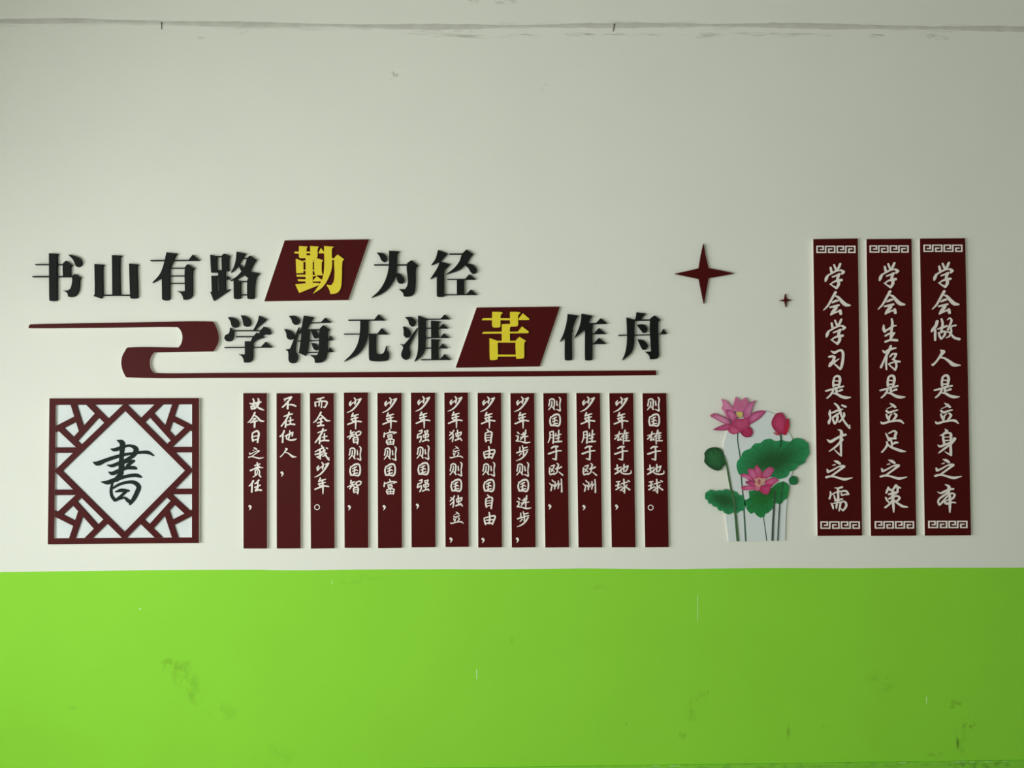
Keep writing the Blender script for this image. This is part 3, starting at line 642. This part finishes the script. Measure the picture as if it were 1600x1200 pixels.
'洲': (14.2857, '260,485,28 290,520,32;200,555,22 238,592,32;262,585,26 232,715,38;325,525,28 322,600,32 312,682,32;285,585,20 295,620,22;395,505,28 402,600,32 390,670,32;345,620,26 375,560,22;462,462,30 472,600,32 472,745,40;425,590,22 440,560,18'),
'雄': (14.2857, '285,215,28 260,290,36 180,380,28;185,302,24 340,255,30;270,320,30 250,402,36 330,385,28;305,355,26 332,402,26;412,180,36 380,280,34 330,332,22;370,285,34 375,488,26;400,262,26 484,240,26;400,312,22 480,298,22;400,358,22 480,346,22;390,418,26 505,414,32;440,225,28 440,410,26'),
'地': (14.2857, '232,940,34 240,1060,38;182,1032,32 280,1000,32 330,985,20;182,1138,32 250,1100,42 325,1048,28;320,1025,26 320,1100,32 370,1132,34 480,1138,34 540,1115,32 542,1060,14;330,1040,26 400,992,32 474,958,34 450,1040,32 415,1085,32;385,925,34 380,1085,34'),
'球': (14.2857, '215,582,24 295,570,30;262,580,34 250,700,38;200,668,28 290,640,30;208,752,34 302,702,28;325,625,24 400,602,32 465,585,24;382,525,36 390,650,36 400,760,38 396,828,28;390,805,30 345,768,22;315,675,24 350,705,26;302,775,26 372,720,26;455,648,26 420,690,26;415,685,26 510,755,42;470,548,22 505,572,34'),
'，': (14.2857, '240,778,60 262,800,46 250,838,28 230,866,8'),
'。': (14.2857, '250,890,10'),
}
SHU = ('482,82,18 555,120,80 556,220,74 545,350,66 545,480,88 540,590,66;380,215,16 440,228,56 540,195,56 620,168,42 690,165,42 760,200,68 772,250,80 715,330,62 640,372,46 582,395,22;'
 '102,422,12 175,442,72 300,392,60 450,342,56 600,302,46 720,286,46 850,268,46 960,270,52 1048,318,20;322,468,14 400,478,52 500,440,56 600,410,66 740,402,36;735,405,40 640,475,50;'
 '345,575,14 400,598,56 500,560,66 620,512,56 740,510,56 770,520,40;545,590,66 470,690,80;232,730,14 330,738,66 450,695,66 600,648,54 760,625,56 820,640,50 860,660,16;'
 '405,745,30 382,850,42 395,950,46 440,1012,52;400,835,30 500,775,42 620,738,46 740,738,60 815,805,70 785,900,70 740,990,66 680,1075,36;455,885,22 540,862,56 655,868,36;615,880,46 540,950,42 470,1010,46;'
 '440,1020,42 540,985,36 600,980,36 650,1025,56 700,1045,56')

GL = {}
def glyph(key, thick, widen=1.0):
    """mesh of one brush character, centred on its own box, unit = pixels * S"""
    k = (key, round(thick, 5))
    if k in GL: return GL[k]
    scale, data = BRUSH[key]
    st = parse(data)
    holes = []
    if key == '。':
        cx, cy = 250, 890
        circ = lambda r: [(cx + r * math.cos(a * math.pi / 12), cy + r * math.sin(a * math.pi / 12)) for a in range(24)]
        groups = trace([circ(64)], [], 2.0, .5, 1.0, [circ(45)])
    else:
        groups = trace([], st, 2.4 if scale > 15 else 2.1, 0.7, 0.88 if scale > 15 else 0.93, minarea=90)
    xs = [p[0] for gg in groups for l in gg for p in l]; ys = [p[1] for gg in groups for l in gg for p in l]
    cx, cy = (min(xs) + max(xs)) / 2, (min(ys) + max(ys)) / 2
    g2 = [[[((p[0] - cx) / scale * S, -(p[1] - cy) / scale * S) for p in l] for l in gg] for gg in groups]
    me = multi_prism('character', g2, 0.0, thick, M_CHAR, M_CHAR)
    GL[k] = (me, (max(ys) - min(ys)) / scale)
    return GL[k]

def put_char(root, key, u, v, t, thick, name='character', height=None, scale=1.0):
    me, h = glyph(key, thick)
    x, z = P(u, v, t); x2, z2 = P(u + 10, v, t); x3, z3 = P(u, v + 10, t)
    o = link(name, me, root, (x - root.location.x, -t, z - root.location.z))
    sc = math.hypot(x2 - x, z2 - z) / (10 * S) * scale
    o.scale = (sc, 1, sc)
    o.rotation_euler = (0, -math.atan2(z2 - z, x2 - x), 0)
    return o

# ------------------------------------------------------------------ thirteen narrow plaques
CT = 0.012
cols = [
 ((380, 614.3, 417, 614.3, 380.4, 857, 417.3, 857), '故,401.4,631.6 今,400,656 日,399.6,682 之,400.4,708.2 责,401,734 任,399.4,759.4', '，,391,793'),
 ((432, 614.5, 469.8, 614.4, 432.4, 857, 469.6, 856.8), '不,452,629.4 在,450.4,656 他,450.4,682 人,450.6,707.4', '，,441,740.6'),
 ((484, 614.4, 521.5, 614.2, 485.7, 857.2, 522.8, 856.6), '而,502,629 全,503,655 在,503.4,681.4 我,503.4,707.4 少,503,733.8 年,503,759', '。,495.6,792.4'),
 ((537.2, 613.6, 574.8, 613.2, 538.4, 856, 575.4, 856), '少,553.6,633 年,554,657.8 智,553.6,683.2 则,555,708.4 国,555,734 智,554,761', '，,546,793.2'),
 ((589.6, 614.2, 627.4, 614, 590.6, 856.5, 628, 856), '少,609,633 年,609,657.4 富,609.6,683.2 则,610,708.6 国,609.6,734 富,609.8,760.6', '，,600.4,793.2'),
 ((642, 613.6, 679.8, 613.6, 643, 855.4, 680.4, 855), '少,660.6,631 年,661,656 强,661,681.2 则,661.2,707.2 国,661.6,732.2 强,661.2,758.6', '，,652.4,791'),
 ((694.2, 613.6, 731, 613.4, 696, 854.8, 732.4, 854.4), '少,711,631 年,711.4,656 独,712,681 立,713.2,706.6 则,712.6,733 国,713,758.2 独,713,783.4 立,714,809', '，,704.7,843.8'),
 ((746.2, 614, 782.8, 613.8, 747.2, 855.6, 784.2, 855.2), '少,762,631.6 年,762.8,656.6 自,763.4,681.6 由,764.6,707 则,763.8,733.2 国,764,758.4 自,764.2,784 由,765.2,810', '，,754.8,844.4'),
 ((797.4, 614.4, 834.6, 614.2, 799.6, 855.6, 836.8, 855.2), '少,815,631.6 年,815.4,656.6 进,817.2,682 步,816,708 则,816.8,733.4 国,817.6,758.4 进,818.6,784.6 步,817.4,811', '，,808.5,843.8'),
 ((848.8, 614.4, 885.8, 614.2, 852, 855.6, 889, 855.2), '则,866.6,631.6 国,867.2,656.4 胜,867.2,682.4 于,866.8,707.8 欧,868.8,733.2 洲,868.4,758.6', '，,859,792'),
 ((900.4, 614.2, 937.4, 614.2, 903.8, 855.5, 940.8, 855.3), '少,918,631.6 年,918.6,656.8 胜,919.8,682.4 于,919.4,707.8 欧,921.6,733.4 洲,921,759.4', '，,912.4,793'),
 ((952, 614.4, 989.2, 614.2, 955.8, 855.3, 993, 855.2), '少,969.8,632.2 年,970.2,657 雄,971.8,682.8 于,970.4,708.2 地,973.4,733 球,973,759.4', '，,963.4,792.4'),
 ((1003.8, 614.5, 1041, 614.3, 1008, 855.3, 1044.8, 855), '则,1021,631.6 国,1022,656.4 雄,1023,682.8 于,1022,708.2 地,1024.6,733.4 球,1024.4,759.6', '。,1016.6,793')]
col_i = 0
for (x1, y1, x2, y2, x3, y3, x4, y4), chars, punct in cols:
    text = ''.join(c.split(',')[0] for c in chars.split())
    nth = ['first', 'second', 'third', 'fourth', 'fifth', 'sixth', 'seventh', 'eighth', 'ninth', 'tenth', 'eleventh', 'twelfth', 'thirteenth'][col_i]; col_i += 1
    lab = 'narrow maroon plaque reading %s, %s from the lattice panel' % (text, nth)
    r = plaque('narrow_plaque', [(x3, y3), (x4, y4), (x2, y2), (x1, y1)], CT, lab, 'plaque', 'narrow maroon plaques in a row above the green band')
    for c in chars.split():
        k, u, v = c.split(',')
        kk = k + 'c' if (k + 'c') in BRUSH else k
        put_char(r, kk, float(u), float(v), CT, 0.0028, scale=0.58 if k in '之立人' else 1.0)
    k, u, v = punct.split(',')
    put_char(r, k, float(u), float(v), CT, 0.0028, 'comma' if k == '，' else 'full_stop')

# ------------------------------------------------------------------ three tall banners
BT = 0.015
fret = parse('85,5 155,5 155,-77 0,-77 0,77 216,77 216,-77 445,-77 445,77 294,77 294,-6 368,-6')[0]
def fret_mesh():
    out = []
    for k in (0, 510):
        st = [[(x + k, y, 38) for x, y in fret[i:i + 2]] for i in range(len(fret) - 1)]
        # square strokes: boxes around every run
        for s_ in st:
            (ax, ay, w), (bx_, by, _) = s_
            out.append([(min(ax, bx_) - 15.5, min(ay, by) - 15.5), (max(ax, bx_) + 15.5, min(ay, by) - 15.5), (max(ax, bx_) + 15.5, max(ay, by) + 15.5), (min(ax, bx_) - 15.5, max(ay, by) + 15.5)])
    fx0, fx1, fy0, fy1 = [], [], [], []
    g = trace(out, [], 4.0, .7)
    xs = [p[0] for gg in g for l in gg for p in l]
    cx = (min(xs) + max(xs)) / 2
    return multi_prism('fret_band', [[[((p[0] - cx) / 16 * S, -p[1] / 16 * S) for p in l] for l in gg] for gg in g], 0, 0.004, M_CHAR, M_CHAR)
FRET = fret_mesh()
banners = [
 ((1270.6, 373.6, 1340.3, 372.6, 1277.4, 837.4, 1347, 836.8), '学,1304,431.6 会,1307.2,474 学,1305.6,518.4 习,1306.4,562 是,1309,604.7 成,1310.5,649.8 才,1307,692 之,1310.3,735 需,1310.6,779.2', (1305.9, 389.8), (1312.5, 820.3)),
 ((1353.8, 373.6, 1424.2, 373, 1360.8, 837.4, 1431.8, 837), '学,1388.6,430.2 会,1392.4,472.6 生,1390.6,516.5 存,1390.5,559.2 是,1393.9,604 立,1393.6,646.4 足,1395.6,689.7 之,1395.5,733.8 策,1399.7,778.6', (1388.9, 389.2), (1397.2, 820)),
 ((1437.2, 372.8, 1508, 372.2, 1445, 837, 1517.2, 836.4), '学,1473.7,429.7 会,1476.9,472.5 做,1476.9,514.4 人,1477.6,559.7 是,1478.6,603.7 立,1478.9,646.2 身,1479,691.2 之,1480.6,732.8 本,1478.7,778.6', (1473, 388.2), (1480.6, 819.3))]
for bi_, ((x1, y1, x2, y2, x3, y3, x4, y4), chars, f1, f2) in enumerate(banners):
    text = ''.join(c.split(',')[0] for c in chars.split())
    r = plaque('tall_banner', [(x3, y3), (x4, y4), (x2, y2), (x1, y1)], BT, 'tall maroon banner reading %s, %s' % (text, ('the one beside the lotus cut-out', 'the middle of the three', 'the one farther from the lotus')[bi_]), 'banner', 'tall maroon banners')
    for c in chars.split():
        k, u, v = c.split(',')
        put_char(r, k, float(u), float(v), BT, 0.005)
    for (u, v) in (f1, f2):
        x, z = P(u, v, BT); x2_, z2_ = P(u + 10, v, BT)
        o = link('fret_band', FRET, r, (x - r.location.x, -BT, z - r.location.z))
        o.rotation_euler = (0, -math.atan2(z2_ - z, x2_ - x), 0)

# ------------------------------------------------------------------ square lattice panel with the large ink character
FT = 0.014
outer = [(74.6, 850.6), (310.8, 848.4), (311, 621.9), (77.2, 622.5)]
q = [P(u, v, FT) for u, v in outer]
org = ((q[0][0] + q[1][0]) / 2, 0.0, min(q[0][1], q[1][1]))
lat = empty('lattice_panel', org)
tag(lat, 'square maroon lattice panel with large black character 書 on white', 'panel')
ins = [(77.6, 848), (308.6, 846), (308.6, 624.2), (79.6, 624.6)]
link('back_board', prism('back_board', [[P(u, v, .006) for u, v in ins]], 0, .006, M_BOARD, M_PVC, org), lat)
inn = [(84.8, 841.2), (299.8, 839.8), (300, 631.9), (87.2, 632.8)]
for i in range(4):                                   # four rails of the frame, mitred
    j = (i + 1) % 4
    qq = [P(*outer[i], FT), P(*outer[j], FT), P(*inn[j], FT), P(*inn[i], FT)]
    link('frame_rail', prism('frame_rail', [qq], 0, FT, M_MAROON, M_PVC, org), lat)
kbar = [0]
def bar(u0, v0, u1, v1, w, name='lattice_bar'):
    du, dv = u1 - u0, v1 - v0; L = math.hypot(du, dv)
    nx, ny = -dv / L * w / 2, du / L * w / 2
    t = FT - 0.0006 - 0.00012 * kbar[0]; kbar[0] = (kbar[0] + 1) % 12
    qq = [P(u0 + nx, v0 + ny, t), P(u1 + nx, v1 + ny, t), P(u1 - nx, v1 - ny, t), P(u0 - nx, v0 - ny, t)]
    if area(qq) < 0: qq = qq[::-1]
    link(name, prism(name, [qq], .006, t, M_MAROON, M_MAROON, org), lat)
dm = [(195, 635.4), (295.0, 735.2), (193.8, 837.6), (90.8, 735.8)]
for i in range(4):
    a, b = dm[i], dm[(i + 1) % 4]
    ex, ey = (b[0] - a[0]) * .03, (b[1] - a[1]) * .03
    bar(a[0] - ex, a[1] - ey, b[0] + ex, b[1] + ey, 8.6)
corner_bars = [(84, 703, 123, 703, 8.6), (137.2, 629, 169.5, 661, 8.8), (151.5, 648.6, 115.8, 688.3, 8.6), (113.5, 628.8, 128.2, 674, 8.8), (85, 671.2, 118, 654.4, 8.6), (90.0, 665.4, 126.4, 699.4, 8.8)]
def mp(u, v, sx, sy):
    # bilinear map of the canonical upper-left corner onto each corner of the slightly skewed panel
    a = (u - 77) / 234.0; b = (v - 622.3) / 227.0
    if sx: a = 1 - a
    if sy: b = 1 - b
    TL, TR, BR, BL = outer[3], outer[2], outer[1], outer[0]
    x = (1-a)*(1-b)*TL[0] + a*(1-b)*TR[0] + a*b*BR[0] + (1-a)*b*BL[0]
    y = (1-a)*(1-b)*TL[1] + a*(1-b)*TR[1] + a*b*BR[1] + (1-a)*b*BL[1]
    return x, y
for sx in (0, 1):
    for sy in (0, 1):
        for (u0, v0, u1, v1, w) in corner_bars:
            bar(*mp(u0, v0, sx, sy), *mp(u1, v1, sx, sy), w)
groups = trace([], parse(SHU), 2.5, .6)
g2 = [[[P(135 + p[0] / 10, 680 + p[1] / 10, .0085) for p in l] for l in gg] for gg in groups]
link('character', multi_prism('character', g2, .006, .0085, M_INK, M_INK, org), lat)

# ------------------------------------------------------------------ lotus cut-out
LOT_B, A8 = 0.007, 0
def A_(s): return [(1085 + x / 8, 610 + y / 8) for x, y in parse(s)[0]]
def B_(s): return [(1085 + x / 8, 730 + y / 8) for x, y in parse(s)[0]]
def Q_(s, ox, oy, k=12.0): return [(ox + x / k, oy + y / k) for x, y in parse(s)[0]]
lorg = (P(1182, 847)[0], 0.0, P(1182, 847)[1])
lotus = empty('lotus_cutout', lorg)
tag(lotus, 'printed pink lotus and green leaves cut-out beside the tall banners', 'cutout')
back = [(1138.6, 846.4), (1226.6, 844.6), (1228, 800), (1230, 779), (1234, 750), (1243, 722), (1240, 690), (1232, 674), (1226, 652), (1212, 647.5), (1196, 641), (1172, 650), (1150, 655), (1137, 672), (1131, 692), (1130, 700), (1132, 716), (1137, 735), (1141, 765), (1136, 790), (1133.4, 806)]
link('back_board', prism('back_board', [[P(u, v, LOT_B) for u, v in back]], 0, LOT_B, M_BOARD, M_PVC, lorg), lotus)

def plate(name, pts, t0, t1, rim, mid, centre=None, tip=None, tipcol=None, veins=0, closed_smooth=True):
    """flat printed piece: outline fan with two rings so that the print can change from rim to middle"""
    out = smooth_closed(pts, 4, 40) if closed_smooth else pts
    cx = centre[0] if centre else sum(p[0] for p in out) / len(out)
    cy = centre[1] if centre else sum(p[1] for p in out) / len(out)
    n = len(out)
    V, C, Fc = [], [], []
    def colour(f, p, k):
        c = [rim[i] + (mid[i] - rim[i]) * f for i in range(3)]
        if tip is not None:
            d = max(0.0, 1.0 - math.hypot(p[0] - tip[0], p[1] - tip[1]) / tip[2])
            c = [c[i] + (tipcol[i] - c[i]) * d for i in range(3)]
        if veins:
            s_ = 1.0 - 0.22 * max(0.0, math.cos(math.atan2(p[1] - cy, p[0] - cx) * veins)) ** 6 * (1 - f * .5)
            c = [q * s_ for q in c]
        return tuple(c) + (1.0,)
    rings = [0.0, 0.18, 0.4, 0.65]
    for f in rings:
        for k, p in enumerate(out):
            q = (p[0] + (cx - p[0]) * f, p[1] + (cy - p[1]) * f)
            x, z = P(q[0], q[1], t1); V.append((x - lorg[0], -t1, z - lorg[2])); C.append(colour(min(1, f * 1.4), q, k))
    x, z = P(cx, cy, t1); V.append((x - lorg[0], -t1, z - lorg[2])); C.append(colour(1.0, (cx, cy), 0)); ci = len(V) - 1
    bi = len(V)
    for p in out:
        x, z = P(p[0], p[1], t1); V.append((x - lorg[0], -t0, z - lorg[2])); C.append(tuple(rim) + (1.0,))
    for r in range(len(rings) - 1):
        for k in range(n):
            a, b = r * n + k, r * n + (k + 1) % n
            Fc.append((a, b, b + n, a + n))
    r = (len(rings) - 1) * n
    for k in range(n): Fc.append((r + k, r + (k + 1) % n, ci))
    for k in range(n): Fc.append((k, bi + k, bi + (k + 1) % n, (k + 1) % n))
    # orient all to the viewer
    if area([(V[k][0], V[k][2]) for k in range(n)]) < 0: Fc = [tuple(reversed(f)) for f in Fc]
    me = mesh_from(name, V, Fc, [M_PRINT])
    ca = me.color_attributes.new('print', 'FLOAT_COLOR', 'POINT')
    ca.data.foreach_set('color', [c for q in C for c in q])
    return link(name, me, lotus)

def lin(r, g, b): return srgb(r, g, b)[:3]
G1, G2, G3 = lin(34, 140, 84), lin(16, 82, 30), lin(42, 152, 96)
def stem(path, w0, w1, t, c):
    p = [tuple(map(float, q)) for q in path]; sp = smooth_stroke([(x, y, 0) for x, y in p], 4)
    L, R = [], []
    for i, q in enumerate(sp):
        a = sp[max(i - 1, 0)]; b = sp[min(i + 1, len(sp) - 1)]
        d = np.array(b[:2]) - np.array(a[:2]); d = d / (np.hypot(*d) + 1e-9)
        w = (w0 + (w1 - w0) * i / (len(sp) - 1)) / 2
        L.append((q[0] - d[1] * w, q[1] + d[0] * w)); R.append((q[0] + d[1] * w, q[1] - d[0] * w))
    out = L + R[::-1]
    V = []
    for tt in (t, LOT_B if t > LOT_B else 0):
        for u, v in out:
            x, z = P(u, v, t); V.append((x - lorg[0], -tt, z - lorg[2]))
    n = len(out); m = len(sp)
    Fc = [(k, k + 1, n - 2 - k, n - 1 - k) for k in range(m - 1)] + [(k, n + k, n + (k + 1) % n, (k + 1) % n) for k in range(n)]
    me = mesh_from('stem', V, Fc, [M_PRINT])
    bm = bmesh.new(); bm.from_mesh(me); bmesh.ops.recalc_face_normals(bm, faces=bm.faces); bm.to_mesh(me); bm.free()
    ca = me.color_attributes.new('print', 'FLOAT_COLOR', 'POINT')
    ca.data.foreach_set('color', [q for _ in V for q in tuple(c) + (1.0,)])
    return link('stem', me, lotus)
SC, SD = lin(78, 118, 84), lin(52, 66, 58)
stem([(1153, 672), (1152.8, 690), (1156.5, 714), (1158.5, 748), (1161, 775), (1162.5, 797), (1165.4, 846)], 1.6, 2.4, .0079, lin(62, 96, 76))
s2 = stem([(1131.2, 712), (1135.4, 726), (1142.5, 765), (1145.5, 774), (1149, 801), (1153, 845.8)], 2.2, 3.6, .0118, lin(68, 104, 62))
stem([(1192.5, 806), (1195.5, 825), (1198, 845)], 1.0, 1.3, .0079, SD)
stem([(1210.8, 766), (1210, 786), (1208, 815), (1207, 845)], 1.7, 2.6, .0120, lin(56, 76, 62))
stem([(1223.8, 752), (1221.5, 768), (1218.6, 786), (1216.5, 820), (1215.4, 845)], 1.0, 1.5, .0120, lin(56, 84, 66))
stem([(1220, 678), (1220.6, 690), (1219.4, 699)], 2.0, 1.4, .0120, lin(26, 78, 46))

def leaf(pts, c, veins, t=.0105, rim=G1, mid=G2):
    return plate('leaf', pts, LOT_B * .6, t, rim, mid, c, veins=veins)
leaf(A_('540,1000 528,950 540,885 585,835 600,785 645,748 700,728 740,680 770,662 830,655 870,622 915,607 950,605 995,630 1040,632 1090,620 1140,636 1200,640 1240,608 1300,597 1365,618 1400,648 1420,650 1432,700 1438,790 1418,825 1392,865 1380,900 1340,925 1290,945 1278,972 1235,1002 1192,1012 1165,1070 1110,1098 1050,1105 1000,1085 900,1080 800,1050 700,1060 640,1085 600,1075 556,1042'),
     (1209, 722), 15, .0105)
leaf(B_('135,375 142,320 175,300 205,280 235,292 262,302 300,288 325,290 345,298 375,280 400,275 435,288 470,284 500,300 535,310 548,335 575,350 600,350 618,385 632,420 640,470 636,500 612,540 570,550 540,575 505,560 470,575 430,590 380,576 360,545 325,545 300,535 285,500 235,488 215,460 182,455 165,410 142,402'),
     (1128, 780), 11, .0100)
leaf(B_('680,300 740,290 800,280 920,300 980,250 1040,200 1100,183 1150,195 1178,225 1185,260 1178,310 1165,370 1145,400 1118,410 1098,445 1060,465 1020,448 985,480 975,520 945,545 920,570 885,580 872,622 825,632 780,602 745,560 712,585 680,560 655,520 652,485 625,472 622,415 662,405 690,380'),
     (1196, 771), 13, .0100, lin(24, 130, 66), lin(16, 104, 34))
leaf([(1240 + 7.2 * math.cos(a * math.pi / 8), 750.8 + 7 * math.sin(a * math.pi / 8)) for a in range(16)], (1240, 751), 7, .0100, lin(20, 104, 62), lin(22, 116, 60))
o = plate('seed_pod', Q_('135,220 180,158 240,122 330,108 420,130 468,180 495,250 520,340 530,420 490,455 430,530 370,547 290,520 200,460 130,380 142,300', 1090, 690), 0, .0105, lin(14, 66, 32), lin(36, 108, 54), (1115, 716), veins=5)
for (x, y, r) in ((250, 215, 24), (340, 190, 26), (410, 250, 25), (300, 290, 26), (395, 345, 28), (235, 345, 22), (310, 400, 26), (395, 440, 22), (180, 270, 20)):
    cx, cy = 1090 + x / 12, 690 + y / 12
    plate('seed', [(cx + r / 12 * math.cos(a * math.pi / 4), cy + r / 14 * math.sin(a * math.pi / 4)) for a in range(8)], .0103, .0112, lin(16, 74, 40), lin(48, 124, 66))['label'] = 'dark green seed'
    lotus.children[-1].parent = lotus

PK, PKD, PKL = lin(206, 104, 150), lin(176, 44, 98), lin(222, 140, 180)
def petal(s, ox, oy, t, rim, mid, centre=None):
    pts = Q_(s, ox, oy)
    c = None if centre is None else (ox + centre[0] / 12, oy + centre[1] / 12)
    return plate('petal', pts, .006, t, rim, mid, c)
fl = [
 ('325,160 420,195 480,260 560,380 560,520 430,520 380,400 330,330 365,270 345,210', PK, PKL),
 ('600,120 660,170 730,330 720,420 600,400 530,370 560,250', PK, lin(196, 104, 142)),
 ('780,130 820,180 820,280 740,400 650,330 700,200', PK, lin(198, 106, 146)),
 ('970,185 930,260 890,380 860,520 760,560 730,400 820,250', lin(186, 82, 134), lin(208, 118, 164)),
 ('1165,390 1060,510 930,600 820,660 740,600 830,500 960,400 1080,375', lin(172, 54, 106), lin(208, 108, 156)),
 ('120,460 200,425 330,480 470,560 500,640 400,630 250,555 130,490', lin(178, 70, 118), lin(218, 140, 176)),
 ('405,350 500,370 590,440 620,520 580,590 510,580 440,470', lin(170, 44, 108), lin(212, 124, 166)),
 ('165,740 300,670 430,630 560,640 560,720 430,745 300,755', lin(158, 50, 92), lin(196, 80, 130)),
 ('440,720 520,640 680,640 700,740 640,800 550,825 480,790', lin(176, 46, 96), lin(204, 90, 132)),
 ('680,780 700,680 830,660 905,730 920,800 880,870 790,880 720,840', lin(150, 26, 70), lin(182, 42, 92)),
 ('520,600 600,545 740,530 850,500 862,640 800,720 700,760 600,720 530,670', lin(176, 46, 98), lin(194, 76, 118))]
for k, (s, a, b) in enumerate(fl): petal(s, 1100, 610, .0112 + .00025 * k, a, b)
plate('stamen', Q_('600,412 680,398 735,420 725,490 670,512 622,490', 1100, 610), .011, .0145, lin(196, 166, 120), lin(214, 204, 96))
f2 = [
 ('390,195 440,250 490,340 480,450 380,450 330,340 345,260', lin(196, 48, 98), lin(196, 96, 138)),
 ('215,280 300,262 370,330 410,450 330,480 250,400', lin(188, 56, 112), lin(206, 112, 158)),
 ('540,290 630,235 700,250 712,300 650,400 570,450 490,440 500,360', lin(186, 58, 108), lin(196, 104, 148)),
 ('75,390 130,362 210,370 300,430 340,510 260,500 190,450 110,420', lin(180, 52, 104), lin(212, 112, 158)),
 ('560,500 620,460 700,430 760,450 802,490 720,550 620,592 540,570', lin(188, 56, 104), lin(206, 100, 146)),
 ('180,510 300,480 420,550 400,640 300,600 200,550', lin(150, 34, 86), lin(192, 78, 126)),
 ('98,625 150,590 300,590 380,615 340,655 220,672 125,672', lin(186, 52, 108), lin(212, 104, 148)),
 ('320,600 420,570 480,600 450,660 395,695 330,662', lin(176, 56, 104), lin(212, 124, 152)),
 ('460,600 560,570 705,560 650,620 632,690 600,752 520,745 440,680', lin(178, 30, 84), lin(196, 68, 120))]
for k, (s, a, b) in enumerate(f2): petal(s, 1150, 710, .0118 + .00025 * k, a, b)
plate('stamen', Q_('340,440 385,455 430,430 500,450 565,445 545,500 490,560 450,600 400,610 345,560 370,510', 1150, 710), .011, .0146, lin(214, 140, 140), lin(216, 176, 142))
plate('stamen', Q_('400,500 430,455 470,500 455,560 420,560', 1150, 710), .0145, .0150, lin(186, 96, 110), lin(178, 70, 104))
bd = [('410,190 500,172 560,250 600,380 570,520 510,585 430,570 340,470 308,370 345,265', lin(160, 28, 72), lin(196, 62, 110)),
      ('632,285 642,400 615,530 575,600 520,590 545,480 560,380 585,310', lin(170, 20, 56), lin(190, 22, 62)),
      ('338,545 400,560 450,570 500,585 450,604 390,592', lin(150, 60, 66), lin(200, 70, 90))]
for k, (s, a, b) in enumerate(bd): petal(s, 1180, 630, .0112 + .00025 * k, a, b)

# ------------------------------------------------------------------ two old nails left in the plaster joint
for (u, v0, v1, lean, lab) in ((253, 36, 46.5, 0, 'short dark nail above the black letter 路'), (959.5, 38.5, 49.5, -1.6, 'short bent dark nail at the joint above the star')):
    x0, z0 = P(u, v0); x1, z1 = P(u + lean, v1)
    bm = bmesh.new()
    m = bmesh.ops.create_cone(bm, cap_ends=True, segments=8, radius1=.0012, radius2=.0017, depth=math.hypot(x1 - x0, z1 - z0))
    h = bmesh.ops.create_cone(bm, cap_ends=True, segments=10, radius1=.0030, radius2=.0030, depth=.0012)
    bmesh.ops.translate(bm, verts=h['verts'], vec=(0, 0, math.hypot(x1 - x0, z1 - z0) / 2))
    me = bpy.data.meshes.new('nail'); bm.to_mesh(me); bm.free(); me.materials.append(M_NAIL)
    o = link('nail', me, None, ((x0 + x1) / 2, -.0042, (z0 + z1) / 2))
    o.rotation_euler = (0, math.atan2(x0 - x1, z0 - z1), 0)
    tag(o, lab, 'nail', 'old nails in the plaster joint')
